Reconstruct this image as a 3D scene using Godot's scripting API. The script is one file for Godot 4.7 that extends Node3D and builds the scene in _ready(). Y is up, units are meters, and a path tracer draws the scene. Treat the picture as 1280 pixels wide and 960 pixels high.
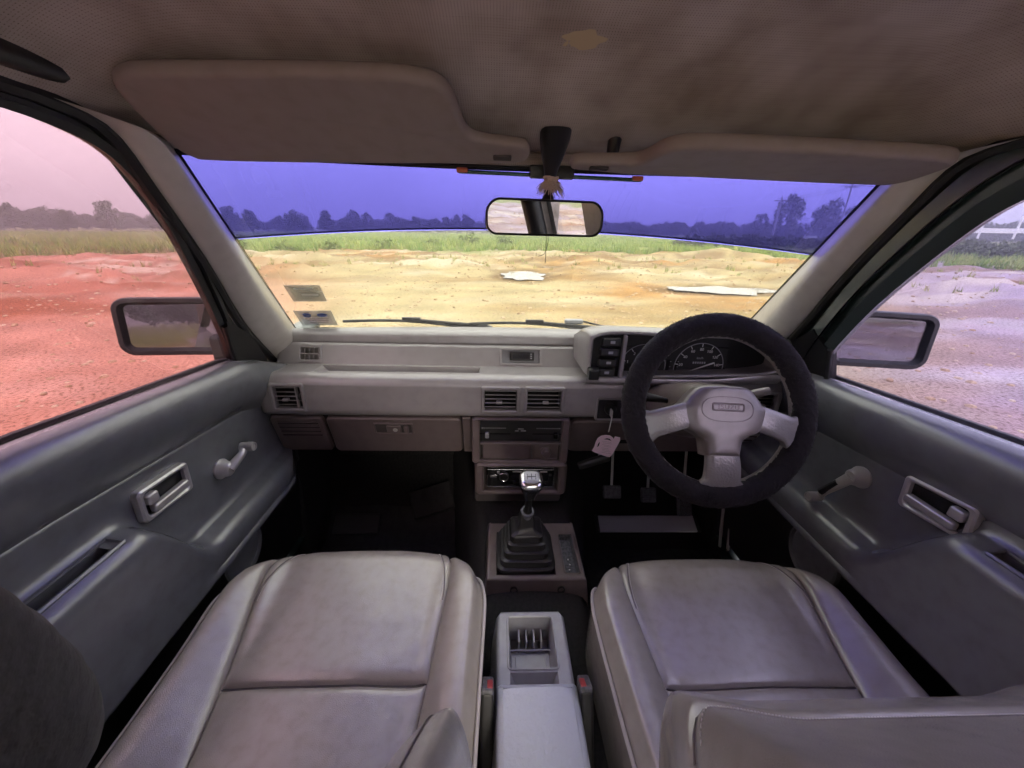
extends Node3D
# Cabin of an old right-hand-drive pickup parked on an open dirt site. Metres, y up, the car looks along -z.

# ---------------------------------------------------------------- geometry kit
class G:
	var v := PackedVector3Array()
	var uv := PackedVector2Array()
	var col := PackedColorArray()
	var m := Transform3D.IDENTITY
	var flip := false
	func at(x: Transform3D) -> G:
		m = x
		flip = x.basis.determinant() < 0.0
		return self
	func tri(a: Vector3, b: Vector3, c: Vector3) -> void:
		if flip:
			v.append(m * a); v.append(m * c); v.append(m * b)
		else:
			v.append(m * a); v.append(m * b); v.append(m * c)
	func quad(a: Vector3, b: Vector3, c: Vector3, d: Vector3) -> void:
		tri(a, b, c); tri(a, c, d)
	# rows of points, skinned; front faces follow (along the row) x (to the next row)
	func skin(rows: Array, closed := false, cap := false) -> void:
		for i in rows.size() - 1:
			var a: PackedVector3Array = rows[i]
			var b: PackedVector3Array = rows[i + 1]
			var n := a.size()
			for j in (n if closed else n - 1):
				var k := (j + 1) % n
				quad(a[j], b[j], b[k], a[k])
		if cap:
			fan(rows[0], true); fan(rows[-1], false)
	func fan(r: PackedVector3Array, turned: bool) -> void:
		var c := Vector3.ZERO
		for p in r: c += p
		c /= r.size()
		for j in r.size():
			var k := (j + 1) % r.size()
			if turned: tri(c, r[j], r[k])
			else: tri(c, r[k], r[j])
	# rounded box
	func rbox(c: Vector3, size: Vector3, r := 0.004, seg := 2, turn := Basis.IDENTITY) -> void:
		var h := size * 0.5
		r = minf(r, minf(h.x, minf(h.y, h.z)) * 0.98)
		var inner := h - Vector3.ONE * r
		for ax in 3:
			var bx := (ax + 1) % 3
			var cx := (ax + 2) % 3
			for s in [-1.0, 1.0]:
				var lb := _ticks(h[bx], r, seg)
				var lc := _ticks(h[cx], r, seg)
				var rows := []
				for p in lb:
					var row := PackedVector3Array()
					for q in lc:
						var w := Vector3.ZERO
						w[ax] = s * h[ax]; w[bx] = p; w[cx] = q
						var i := w.clamp(-inner, inner)
						var d := w - i
						w = i + d.normalized() * r
						row.append(c + turn * w)
					rows.append(row)
				if s > 0: rows.reverse()
				skin(rows)
	func _ticks(h: float, r: float, seg: int) -> Array:
		var l := []
		for k in seg + 1: l.append(-(h - r) - r * tan(PI / 4 * (1.0 - float(k) / seg)))
		for k in seg + 1: l.append((h - r) + r * tan(PI / 4 * float(k) / seg))
		return l
	func tube(pts: Array, rad, sides := 10, cap := true) -> void:
		var rows := []
		var up := Vector3(0.13, 0.97, 0.21)
		for i in pts.size():
			var d: Vector3 = (pts[mini(i + 1, pts.size() - 1)] - pts[maxi(i - 1, 0)]).normalized()
			var a := d.cross(up).normalized()   # ring runs a -> b, anticlockwise seen from the end
			if i == 0 and absf(d.dot(up)) > 0.95:
				up = Vector3(0.97, 0.1, 0.2); a = d.cross(up).normalized()
			var b := d.cross(a).normalized()
			up = -b
			var r: float = rad[i] if rad is Array else rad
			var row := PackedVector3Array()
			for k in sides:
				var t := TAU * k / sides
				row.append(pts[i] + a * cos(t) * r + b * sin(t) * r)
			rows.append(row)
		skin(rows, true, cap)
	# profile of (radius, height) about the y axis of x
	func lathe(prof: Array, seg := 24, x := Transform3D.IDENTITY) -> void:
		var rows := []
		for p in prof:
			var row := PackedVector3Array()
			for k in seg:
				var t := TAU * k / seg
				row.append(x * Vector3(cos(t) * p.x, p.y, -sin(t) * p.x))
			rows.append(row)
		skin(rows, true, true)
	# outline in the xy plane of x, from z = 0 to z = depth, bevelled at the front
	func prism(o: PackedVector2Array, depth: float, x := Transform3D.IDENTITY, bevel := 0.002) -> void:
		var inn := G.inset(o, bevel)
		var rows := []
		for q in [[o, 0.0], [o, depth - bevel], [inn, depth]]:
			var row := PackedVector3Array()
			for p in q[0]: row.append(x * Vector3(p.x, p.y, q[1]))
			rows.append(row)
		skin(rows, true)
		var ix := Geometry2D.triangulate_polygon(inn)
		for i in range(0, ix.size(), 3):
			_face(x * Vector3(inn[ix[i]].x, inn[ix[i]].y, depth), x * Vector3(inn[ix[i + 1]].x, inn[ix[i + 1]].y, depth), x * Vector3(inn[ix[i + 2]].x, inn[ix[i + 2]].y, depth), x.basis.z)
			_face(x * Vector3(o[ix[i]].x, o[ix[i]].y, 0), x * Vector3(o[ix[i + 1]].x, o[ix[i + 1]].y, 0), x * Vector3(o[ix[i + 2]].x, o[ix[i + 2]].y, 0), -x.basis.z)
	func _face(a: Vector3, b: Vector3, c: Vector3, n: Vector3) -> void:
		if (b - a).cross(c - a).dot(n) > 0: tri(a, c, b)
		else: tri(a, b, c)
	# picture frame between two outlines with the same count; d0 back, d1 front
	func frame(o: PackedVector2Array, i: PackedVector2Array, d0: float, d1: float, x := Transform3D.IDENTITY, bevel := 0.002) -> void:
		var rows := []
		for q in [[o, d0], [o, d1 - bevel], [G.inset(o, bevel), d1], [G.inset(i, -bevel), d1], [i, d1 - bevel], [i, d0], [o, d0]]:
			var row := PackedVector3Array()
			for p in q[0]: row.append(x * Vector3(p.x, p.y, q[1]))
			rows.append(row)
		skin(rows, true)
	static func new_box(c: Vector3, size: Vector3, r: float) -> G:
		var g := G.new()
		g.rbox(c, size, r, 2)
		return g
	# turns a closed surface so that its faces look outwards (solid glass needs it)
	func outward() -> G:
		var vol := 0.0
		for t in range(0, v.size(), 3): vol += v[t].dot(v[t + 1].cross(v[t + 2]))
		if vol > 0.0:
			for t in range(0, v.size(), 3):
				var b := v[t + 1]
				v[t + 1] = v[t + 2]
				v[t + 2] = b
		return self
	static func inset(o: PackedVector2Array, d: float) -> PackedVector2Array:
		var r := PackedVector2Array()
		var n := o.size()
		var area := 0.0
		for k in n: area += o[k].cross(o[(k + 1) % n])
		var s := signf(area)
		for k in n:
			var a := (o[k] - o[(k + n - 1) % n]).normalized()
			var b := (o[(k + 1) % n] - o[k]).normalized()
			var na := Vector2(-a.y, a.x) * s
			var nb := Vector2(-b.y, b.x) * s
			var t := na + nb
			t = t / maxf(t.length_squared() * 0.5, 0.5)
			r.append(o[k] + t * d)
		return r
	func mesh(angle := 42.0) -> ArrayMesh:
		var n := v.size() / 3
		var fn := PackedVector3Array()
		var fw := PackedVector3Array()
		fn.resize(n); fw.resize(n)
		var groups := {}
		for t in n:
			var c := (v[t * 3 + 2] - v[t * 3]).cross(v[t * 3 + 1] - v[t * 3])
			fw[t] = c
			fn[t] = c.normalized()
			for k in 3:
				var key := Vector3i((v[t * 3 + k] * 20000.0).round())
				if groups.has(key): groups[key].append(t * 3 + k)
				else: groups[key] = PackedInt32Array([t * 3 + k])
		var limit := cos(deg_to_rad(angle))
		var nor := PackedVector3Array()
		nor.resize(v.size())
		for key in groups:
			var g: PackedInt32Array = groups[key]
			for i in g:
				var f := fn[i / 3]
				var s := Vector3.ZERO
				for j in g:
					if fn[j / 3].dot(f) > limit: s += fw[j / 3]
				nor[i] = s.normalized() if s.length_squared() > 0.0 else Vector3.UP
		var a := []
		a.resize(Mesh.ARRAY_MAX)
		a[Mesh.ARRAY_VERTEX] = v
		a[Mesh.ARRAY_NORMAL] = nor
		if uv.size() == v.size(): a[Mesh.ARRAY_TEX_UV] = uv
		if col.size() == v.size(): a[Mesh.ARRAY_COLOR] = col
		var r := ArrayMesh.new()
		r.add_surface_from_arrays(Mesh.PRIMITIVE_TRIANGLES, a)
		return r

static func rrect(w: float, h: float, r: float, seg := 4, c := Vector2.ZERO) -> PackedVector2Array:
	var o := PackedVector2Array()
	var q := [Vector2(w / 2 - r, h / 2 - r), Vector2(-w / 2 + r, h / 2 - r), Vector2(-w / 2 + r, -h / 2 + r), Vector2(w / 2 - r, -h / 2 + r)]
	for k in 4:
		for s in seg + 1:
			var t := PI / 2 * (k + float(s) / seg)
			o.append(c + q[k] + Vector2(cos(t), sin(t)) * r)
	return o

# smooth curve through points
static func curve(pts: Array, n: int) -> Array:
	var out := []
	var last := pts.size() - 1
	for i in n + 1:
		var f := float(i) / n * last
		var k := mini(int(f), last - 1)
		var t := f - k
		var p0 = pts[maxi(k - 1, 0)]; var p1 = pts[k]; var p2 = pts[k + 1]; var p3 = pts[mini(k + 2, last)]
		out.append(0.5 * ((2.0 * p1) + (p2 - p0) * t + (2.0 * p0 - 5.0 * p1 + 4.0 * p2 - p3) * t * t + (3.0 * p1 - p0 - 3.0 * p2 + p3) * t * t * t))
	return out

# ---------------------------------------------------------------- scene bookkeeping
func numbered(called: String, parent: Node) -> String:
	if not parent.has_node(called): return called
	var k := 1
	while parent.has_node("%s_%03d" % [called, k]): k += 1
	return "%s_%03d" % [called, k]

func thing(called: String, label: String, category: String, base := Vector3.ZERO, group := "") -> Node3D:
	var o := Node3D.new()
	o.name = numbered(called, self)
	add_child(o, true)
	o.position = base
	o.set_meta("label", label)
	o.set_meta("category", category)
	if group: o.set_meta("group", group)
	return o

# one named mesh; geometry is given in world coordinates
func part(called: String, g, mat: Material, parent: Node3D, label := "", angle := 42.0) -> MeshInstance3D:
	var o := MeshInstance3D.new()
	o.name = numbered(called, parent)
	o.mesh = g.mesh(angle) if g is G else g
	o.material_override = mat
	parent.add_child(o, true)
	var off := Vector3.ZERO
	var p: Node = parent
	while p is Node3D and p != self:
		off += p.position
		p = p.get_parent()
	o.position = -off
	if label: o.set_meta("label", label)
	return o

func words(called: String, text: String, height: float, at: Transform3D, mat: Material, parent: Node3D, depth := 0.0006) -> MeshInstance3D:
	var t := TextMesh.new()
	t.text = text
	t.font = font
	t.font_size = 32
	t.pixel_size = height / 24.0
	t.depth = depth
	t.curve_step = 4.0
	var o := MeshInstance3D.new()
	o.name = numbered(called, parent)
	o.mesh = t
	o.material_override = mat
	parent.add_child(o, true)
	var off := Vector3.ZERO
	var p: Node = parent
	while p is Node3D and p != self:
		off += p.position
		p = p.get_parent()
	o.transform = Transform3D(at.basis, at.origin - off)
	return o

var font := SystemFont.new()
var M := {}
var cab_body: Node3D
var tex := {}

func noise_tex(called: String, kind: int, freq: float, size: int, octaves: int, as_normal: bool, bump := 4.0, ramp = null, seed_ := 1) -> NoiseTexture2D:
	var n := FastNoiseLite.new()
	n.noise_type = kind
	n.frequency = freq
	n.seed = seed_
	n.fractal_octaves = octaves
	if kind == FastNoiseLite.TYPE_CELLULAR:
		n.cellular_return_type = FastNoiseLite.RETURN_DISTANCE2_SUB
	var t := NoiseTexture2D.new()
	t.width = size; t.height = size
	t.seamless = true
	t.noise = n
	t.as_normal_map = as_normal
	t.bump_strength = bump
	if ramp: t.color_ramp = ramp
	tex[called] = t
	return t

func ramp(stops: Array) -> Gradient:
	var g := Gradient.new()
	var o := PackedFloat32Array()
	var c := PackedColorArray()
	for s in stops:
		o.append(s[0])
		c.append(s[1] if s[1] is Color else Color(s[1], s[1], s[1]))
	g.offsets = o; g.colors = c
	return g

func mat(called: String, r: float, g: float, b: float, rough := 0.6, grain := "", grain_scale := 20.0, strength := 0.4, spec := 0.5, metal := 0.0) -> StandardMaterial3D:
	var m := StandardMaterial3D.new()
	m.resource_name = called
	m.albedo_color = Color(r, g, b).linear_to_srgb()
	m.roughness = rough
	m.metallic = metal
	m.metallic_specular = spec
	m.cull_mode = BaseMaterial3D.CULL_DISABLED
	if grain:
		m.normal_enabled = true
		m.normal_texture = tex[grain]
		m.normal_scale = strength
		m.uv1_triplanar = true
		m.uv1_world_triplanar = true
		m.uv1_scale = Vector3.ONE * grain_scale
	M[called] = m
	return m

func blotch(m: StandardMaterial3D, t: String) -> StandardMaterial3D:   # uneven colour of the stuff itself
	m.albedo_texture = tex[t]
	return m

func glass(called: String, r: float, g: float, b: float) -> StandardMaterial3D:
	var m := StandardMaterial3D.new()
	m.resource_name = called
	m.albedo_color = Color(Color(r, g, b).linear_to_srgb(), 0.0)
	m.transparency = BaseMaterial3D.TRANSPARENCY_ALPHA
	m.refraction_enabled = true
	m.refraction_scale = 0.03
	m.roughness = 0.0
	M[called] = m
	return m

func materials() -> void:
	noise_tex("leather", FastNoiseLite.TYPE_CELLULAR, 0.06, 512, 1, true, 3.0)
	noise_tex("grain", FastNoiseLite.TYPE_SIMPLEX, 0.12, 512, 2, true, 3.0)
	noise_tex("wrinkle", FastNoiseLite.TYPE_SIMPLEX_SMOOTH, 0.02, 512, 4, true, 6.0)
	noise_tex("mottle", FastNoiseLite.TYPE_SIMPLEX_SMOOTH, 0.012, 512, 5, false, 1.0, ramp([[0.0, 0.90], [0.5, 0.96], [1.0, 1.0]]))
	noise_tex("wear", FastNoiseLite.TYPE_SIMPLEX_SMOOTH, 0.02, 512, 5, false, 1.0, ramp([[0.0, 0.68], [0.42, 0.8], [0.55, 0.96], [1.0, 1.0]]), 7)
	noise_tex("dust", FastNoiseLite.TYPE_SIMPLEX_SMOOTH, 0.05, 512, 5, false, 1.0, ramp([[0.0, 0.7], [0.55, 0.8], [0.72, 1.0], [1.0, 1.0]]), 9)
	noise_tex("soil", FastNoiseLite.TYPE_SIMPLEX_SMOOTH, 0.09, 1024, 6, false, 1.0, ramp([[0.0, Color(0.46, 0.41, 0.37)], [0.3, Color(0.80, 0.77, 0.74)], [0.5, Color(0.96, 0.95, 0.94)], [1.0, Color(1, 1, 1)]]), 3)
	noise_tex("soil_bump", FastNoiseLite.TYPE_SIMPLEX_SMOOTH, 0.035, 1024, 7, true, 9.0, null, 4)
	# perforated lining: one dark pinhole per cell
	var im := Image.create(64, 64, false, Image.FORMAT_RGB8)
	im.fill(Color(1, 1, 1))
	for q in 4:
		var c := Vector2(16 + 32 * (q % 2), 16 + 32 * (q / 2))
		for y in 64:
			for x in 64:
				if Vector2(x + 0.5, y + 0.5).distance_to(c) < 5.5: im.set_pixel(x, y, Color(0.7, 0.68, 0.67))
	tex["pinholes"] = ImageTexture.create_from_image(im)
	var head := mat("headliner", 0.52, 0.46, 0.425, 0.8, "grain", 14.0, 0.25)
	head.albedo_texture = tex["pinholes"]
	head.uv1_scale = Vector3.ONE * 165.0
	mat("pillar_trim", 0.64, 0.605, 0.555, 0.32, "grain", 24.0, 0.1, 0.7)
	mat("visor_cloth", 0.30, 0.25, 0.23, 0.7, "leather", 26.0, 0.2)
	mat("dash", 0.30, 0.28, 0.28, 0.30, "grain", 30.0, 0.18, 0.75)
	mat("dash_low", 0.150, 0.118, 0.115, 0.38, "grain", 30.0, 0.2)
	mat("door_vinyl", 0.165, 0.172, 0.185, 0.27, "grain", 30.0, 0.3, 0.85)
	mat("leather", 0.365, 0.335, 0.30, 0.26, "leather", 16.0, 0.6, 0.9)
	mat("piping", 0.5, 0.46, 0.44, 0.5)
	mat("thread", 0.62, 0.58, 0.55, 0.7)
	mat("seam_leather", 0.14, 0.12, 0.12, 0.7)
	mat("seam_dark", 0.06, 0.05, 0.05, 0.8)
	mat("console", 0.33, 0.335, 0.355, 0.36, "grain", 24.0, 0.2, 0.6)
	mat("armrest_vinyl", 0.46, 0.49, 0.55, 0.34, "wrinkle", 7.0, 0.6, 0.6)
	mat("black_plastic", 0.012, 0.0115, 0.0125, 0.42, "grain", 18.0, 0.15)
	mat("black_gloss", 0.012, 0.012, 0.014, 0.12)
	mat("rubber", 0.016, 0.016, 0.017, 0.5)
	mat("boot_rubber", 0.018, 0.017, 0.018, 0.45, "grain", 16.0, 0.15)
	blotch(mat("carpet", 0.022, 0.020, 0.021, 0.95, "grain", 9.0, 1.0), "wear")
	blotch(mat("mat_rubber", 0.02, 0.02, 0.022, 0.6, "wrinkle", 3.0, 0.5), "wear")
	blotch(mat("worn_rubber", 0.13, 0.13, 0.145, 0.5, "grain", 9.0, 0.4), "wear")
	mat("lip_worn", 0.42, 0.43, 0.47, 0.45, "wrinkle", 9.0, 0.5)
	mat("hole", 0.004, 0.004, 0.004, 0.95)
	mat("wheel_plastic", 0.225, 0.20, 0.188, 0.30, "grain", 30.0, 0.2, 0.65)
	mat("spoke_worn", 0.27, 0.255, 0.25, 0.24, "wrinkle", 14.0, 0.7, 0.8)
	var fl := mat("fleece", 0.009, 0.007, 0.009, 0.95, "wrinkle", 12.0, 0.8)
	fl.rim_enabled = true; fl.rim = 0.6; fl.rim_tint = 0.6
	var hc := mat("headrest_cloth", 0.05, 0.048, 0.043, 0.95, "wrinkle", 4.0, 1.0)
	hc.rim_enabled = true; hc.rim = 0.4; hc.rim_tint = 0.5
	mat("chrome", 0.62, 0.62, 0.64, 0.2, "", 1.0, 0.0, 0.5, 1.0)
	mat("handle_metal", 0.55, 0.53, 0.52, 0.3, "grain", 20.0, 0.15, 0.5, 0.4)
	for q in ["leather", "door_vinyl"]:
		M[q].clearcoat_enabled = true
		M[q].clearcoat = 0.35
		M[q].clearcoat_roughness = 0.22
	noise_tex("grime", FastNoiseLite.TYPE_SIMPLEX_SMOOTH, 0.010, 512, 4, false, 1.0, ramp([[0.0, Color(0.74, 0.71, 0.68)], [0.4, Color(0.90, 0.885, 0.87)], [0.75, Color(1, 1, 1)], [1.0, Color(1, 1, 1)]]), 17)
	noise_tex("handling", FastNoiseLite.TYPE_SIMPLEX_SMOOTH, 0.012, 512, 5, false, 1.0, ramp([[0.0, Color(0.92, 0.915, 0.91)], [0.5, Color(0.975, 0.97, 0.97)], [1.0, Color(1, 1, 1)]]), 18)
	for q in [["headliner", 1.7], ["visor_cloth", 4.3], ["leather", 5.7], ["door_vinyl", 4.1], ["dash", 3.7], ["dash_low", 4.9], ["pillar_trim", 5.1], ["console", 6.1], ["wheel_plastic", 7.3]]:
		var gm: StandardMaterial3D = M[q[0]]
		gm.detail_enabled = true
		gm.detail_albedo = tex["grime"] if q[0] == "headliner" else tex["handling"]
		gm.detail_blend_mode = BaseMaterial3D.BLEND_MODE_MUL
		gm.detail_uv_layer = BaseMaterial3D.DETAIL_UV_2
		gm.uv2_triplanar = true
		gm.uv2_world_triplanar = true
		gm.uv2_scale = Vector3.ONE * q[1]
	mat("cream_plastic", 0.40, 0.385, 0.36, 0.4)
	mat("mirror_glass", 0.33, 0.32, 0.335, 0.0, "", 1.0, 0.0, 0.5, 1.0)
	mat("red_plastic", 0.36, 0.05, 0.05, 0.35)
	mat("white_print", 0.75, 0.75, 0.74, 0.6)
	mat("grey_print", 0.35, 0.35, 0.37, 0.6)
	mat("screen_dark", 0.02, 0.02, 0.025, 0.1)
	mat("gauge_face", 0.02, 0.02, 0.021, 0.7)
	mat("body_paint", 0.012, 0.028, 0.026, 0.18)
	M["body_paint"].clearcoat_enabled = true
	M["body_paint"].clearcoat = 1.0
	mat("tag_card", 0.90, 0.68, 0.76, 0.5)
	mat("tassel", 0.62, 0.48, 0.40, 0.9)
	mat("orange_cap", 0.55, 0.12, 0.05, 0.35)
	mat("teal_strip", 0.02, 0.09, 0.08, 0.2)
	mat("amber_stain", 0.52, 0.42, 0.27, 0.85)
	mat("sticker_green", 0.42, 0.52, 0.36, 0.6)
	mat("sticker_rim", 0.33, 0.38, 0.40, 0.6)
	mat("sticker_lilac", 0.42, 0.38, 0.52, 0.6)
	mat("sticker_pink", 0.55, 0.30, 0.40, 0.6)
	mat("sticker_blue", 0.05, 0.09, 0.30, 0.6)
	for q in ["sticker_green", "sticker_lilac", "sticker_rim", "sticker_pink"]:
		M[q].transparency = BaseMaterial3D.TRANSPARENCY_ALPHA
		M[q].albedo_color.a = 0.45 if q == "sticker_rim" else 0.26
	mat("white_paint", 0.8, 0.8, 0.78, 0.6)
	mat("bark", 0.07, 0.055, 0.045, 0.9)
	mat("concrete", 0.35, 0.34, 0.32, 0.85)
	for q in [["leaf", 0.9], ["blade", 0.9]]:
		var l := mat(q[0], 1, 1, 1, q[1])
		l.vertex_color_use_as_albedo = true
		l.backlight_enabled = true
		l.backlight = Color(0.25, 0.25, 0.2)
	var wa := mat("water", 0.30, 0.27, 0.22, 0.03)
	wa.metallic_specular = 0.7
	var pane := StandardMaterial3D.new()
	pane.albedo_color = Color(0.7, 0.75, 0.75, 0.03)
	pane.transparency = BaseMaterial3D.TRANSPARENCY_ALPHA
	pane.roughness = 0.02
	pane.cull_mode = BaseMaterial3D.CULL_DISABLED
	M["pane"] = pane
	glass("film_violet", FILM[0].x, FILM[0].y, FILM[0].z)
	glass("film_rose", FILM[1].x, FILM[1].y, FILM[1].z)
	glass("screen_tint", FILM[3].x, FILM[3].y, FILM[3].z)
	glass("film_lilac", FILM[2].x, FILM[2].y, FILM[2].z)

const FILM := [Vector3(0.079, 0.068, 0.248), Vector3(0.285, 0.182, 0.203), Vector3(0.248, 0.222, 0.325), Vector3(0.385, 0.37, 0.315)]

# ================================================================ build
func _ready() -> void:
	# ---- camera
	var cam := Camera3D.new()
	cam.name = "camera"
	cam.fov = 90.0
	cam.near = 0.02
	cam.far = 3000.0
	cam.basis = Basis.from_euler(Vector3(deg_to_rad(-22.0), deg_to_rad(-2.5), deg_to_rad(1.7)))
	cam.position = Vector3(-0.07, 1.55, 0.0)
	add_child(cam)
	cam.current = true
	# ---- sky: bright overcast, three times brighter overhead than at the horizon
	var sm := ProceduralSkyMaterial.new()
	sm.sky_top_color = Color(0.95, 0.97, 1.0)
	sm.sky_horizon_color = Color(0.50, 0.51, 0.53)
	sm.sky_curve = 0.35
	sm.sky_energy_multiplier = 1.0
	sm.ground_bottom_color = Color(0.45, 0.40, 0.32)
	sm.ground_horizon_color = Color(0.55, 0.52, 0.48)
	sm.sun_angle_max = 1.0
	var cn := noise_tex("cloud", FastNoiseLite.TYPE_SIMPLEX_SMOOTH, 0.006, 512, 5, false, 1.0, ramp([[0.0, Color(1, 1, 1, 0.0)], [0.45, Color(1, 1, 1, 0.0)], [1.0, Color(1, 1, 1, 0.40)]]), 5)
	sm.sky_cover = cn
	var env := Environment.new()
	env.background_mode = Environment.BG_SKY
	env.sky = Sky.new()
	env.sky.sky_material = sm
	env.background_energy_multiplier = 2.2
	env.tonemap_mode = Environment.TONE_MAPPER_LINEAR
	env.tonemap_exposure = 4.0
	env.sdfgi_enabled = true
	env.ssao_enabled = true
	env.ssil_enabled = true
	env.fog_enabled = true
	env.fog_density = 0.0042
	env.fog_light_color = Color(0.80, 0.80, 0.82)
	var we := WorldEnvironment.new()
	we.name = "world"
	we.environment = env
	add_child(we)
	# ---- sun behind thin cloud, low behind the car and to its right
	var sun := DirectionalLight3D.new()
	sun.name = "sun"
	sun.light_energy = 0.5
	sun.light_color = Color(1.0, 0.96, 0.9)
	sun.light_angular_distance = 24.0
	sun.shadow_enabled = true
	sun.rotation = Vector3(deg_to_rad(-16.0), deg_to_rad(18.0), 0.0)
	add_child(sun)

	font.font_names = PackedStringArray(["Droid Sans"])
	materials()
	outside()
	cab()
	door(-1.0)
	door(1.0)
	dashboard()
	stereo()
	wheel()
	gear_lever()
	console()
	seat(-1.0)
	seat(1.0)
	buckle(-1.0)
	buckle(1.0)
	visors()
	mirror_inside()
	mirror_outside(-1.0)
	mirror_outside(1.0)
	wipers()
	stickers()
	key_tag()
	pedals()
	mats()

# ---------------------------------------------------------------- outside
var rng := RandomNumberGenerator.new()
var hills := FastNoiseLite.new()
var patches := FastNoiseLite.new()

func bank(x: float, z: float) -> float:   # eroded banks and spoil heaps in the middle distance, 0..1
	var r := Vector2(x, z).length()
	return smoothstep(11.0, 17.0, r) * (1.0 - smoothstep(42.0, 56.0, r))

func height(x: float, z: float) -> float:
	var r := Vector2(x, z).length()
	var h := x * 0.015
	h += hills.get_noise_2d(x * 6.0, z * 6.0) * 0.03 * smoothstep(2.5, 6.0, r)
	var b := bank(x, z)
	if b > 0.0:
		var n := hills.get_noise_2d(x * 3.2, z * 5.5)
		h += b * (0.20 * absf(n) * 2.0 + 0.24 * hills.get_noise_2d(x * 14.0 + 50.0, z * 20.0))
	for q in RUTS:      # wheel tracks pressed into the soft earth
		var d := absf((x - q[0]) * q[2] - (z - q[1]) * q[3] + 0.12 * sin(z * 0.9 + x * 0.6))
		h += (0.016 * exp(-pow((d - 0.19) / 0.06, 2.0)) - 0.028 * exp(-pow(d / 0.11, 2.0))) * smoothstep(2.0, 3.0, r) * (1.0 - smoothstep(14.0, 20.0, r))
	for q in MOUNDS:
		var d := Vector2((x - q[0]) / q[2], (z - q[1]) / q[3]).length()
		h += 0.6 * q[4] * pow(maxf(0.0, 1.0 - d), 1.2) * (1.0 + 0.5 * hills.get_noise_2d(x * 20.0, z * 20.0))
	for q in POOLS:
		var d := Vector2((x - q[0]) / q[2], (z - q[1]) / q[3]).length()
		h = lerpf(x * 0.015 - 0.05, h, smoothstep(1.0, 2.2, d))
	return h

const MOUNDS := [[-3.2, -16.0, 4.2, 2.6, 0.42], [3.2, -19.5, 3.4, 1.8, 0.4], [5.0, -20.0, 3.0, 1.8, 0.6], [9.0, -18.0, 4.0, 2.0, 0.5], [-9.0, -19.0, 3.5, 1.6, 0.4], [13.0, -24.0, 5.0, 2.0, 0.7], [-16.0, -13.0, 4.5, 2.5, 0.5], [-13.0, -8.0, 2.5, 1.6, 0.22], [15.0, -11.0, 4.0, 2.0, 0.35]]
const RUTS := [[-4.0, -2.0, 0.80, -0.60], [-5.45, -2.0, 0.80, -0.60], [-6.0, -6.0, 0.35, 0.94], [5.0, -3.0, 0.90, 0.43], [6.4, -3.0, 0.90, 0.43], [0.0, -9.0, 0.15, 0.99]]
const POOLS := [[0.85, -14.4, 0.75, 1.3], [6.5, -11.1, 1.5, 0.75], [2.4, -17.6, 0.5, 0.5]]

func soil(x: float, z: float) -> Color:
	var a := atan2(x, -z)                       # 0 ahead, negative to the left
	var r := Vector2(x, z).length()
	var n := patches.get_noise_2d(x * 2.0, z * 3.2) * 0.5 + 0.5
	var f := patches.get_noise_2d(x * 9.0 + 300.0, z * 16.0) * 0.5 + 0.5
	var wander := patches.get_noise_2d(x * 0.7 + 90.0, z * 0.7) * 0.25
	var sand := Color(0.47, 0.395, 0.23).lerp(Color(0.44, 0.255, 0.095), smoothstep(0.52, 0.68, n))
	sand = sand.lerp(Color(0.54, 0.47, 0.31), smoothstep(0.55, 0.75, f) * 0.8)
	var red := Color(0.50, 0.285, 0.205).lerp(Color(0.43, 0.20, 0.13), smoothstep(0.42, 0.7, n))
	red = red.lerp(Color(0.53, 0.34, 0.26), smoothstep(0.6, 0.75, f) * 0.6)
	var pale := Color(0.42, 0.355, 0.39).lerp(Color(0.42, 0.29, 0.22), smoothstep(0.5, 0.66, n))
	pale = pale.lerp(Color(0.50, 0.46, 0.44), smoothstep(0.5, 0.7, f) * 0.7)
	var c := sand.lerp(red, smoothstep(-0.42, -0.72, a + wander) * smoothstep(-2.7, -2.2, a))
	c = c.lerp(pale, smoothstep(0.62, 0.95, a + wander))
	var b := bank(x, z)
	c = c.lerp(c * Color(0.62, 0.55, 0.5), b * smoothstep(0.52, 0.7, f) * 0.8)
	var mid := patches.get_noise_2d(x * 22.0 + 7.0, z * 34.0)
	var drift := patches.get_noise_2d(x * 2.2 - 60.0, z * 9.0) * 0.5 + 0.5
	c = c.lerp(c * Color(0.74, 0.60, 0.46), smoothstep(0.56, 0.68, drift) * 0.75)
	c = c * (1.0 + 0.30 * mid)
	c.a = 1.0
	var streak := patches.get_noise_2d(x * 3.5 + 40.0, z * 15.0) * 0.5 + 0.5      # layered earth laid bare on the banks
	c = c.lerp(Color(0.60, 0.54, 0.42), b * smoothstep(0.60, 0.70, streak) * 0.8)
	c = c.lerp(Color(0.26, 0.17, 0.09), b * (1.0 - smoothstep(0.30, 0.42, streak)) * 0.75)
	for q in POOLS:      # wet earth round the puddles
		var d := Vector2((x - q[0]) / q[2], (z - q[1]) / q[3]).length() + 0.5 * patches.get_noise_2d(x * 30.0, z * 30.0)
		c = c.lerp(Color(0.17, 0.11, 0.055), 0.8 * (1.0 - smoothstep(1.1, 1.9, d)))
	var turf := Color(0.17, 0.25, 0.06).lerp(Color(0.30, 0.29, 0.11), n)
	var start := 28.0 + 18.0 * patches.get_noise_2d(x * 1.5, z * 1.5) + 6.0 * smoothstep(0.0, 0.9, a) - 4.0 * smoothstep(-0.5, -0.9, a)
	c = c.lerp(turf, smoothstep(start, start + 7.0, r))
	return c

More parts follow.
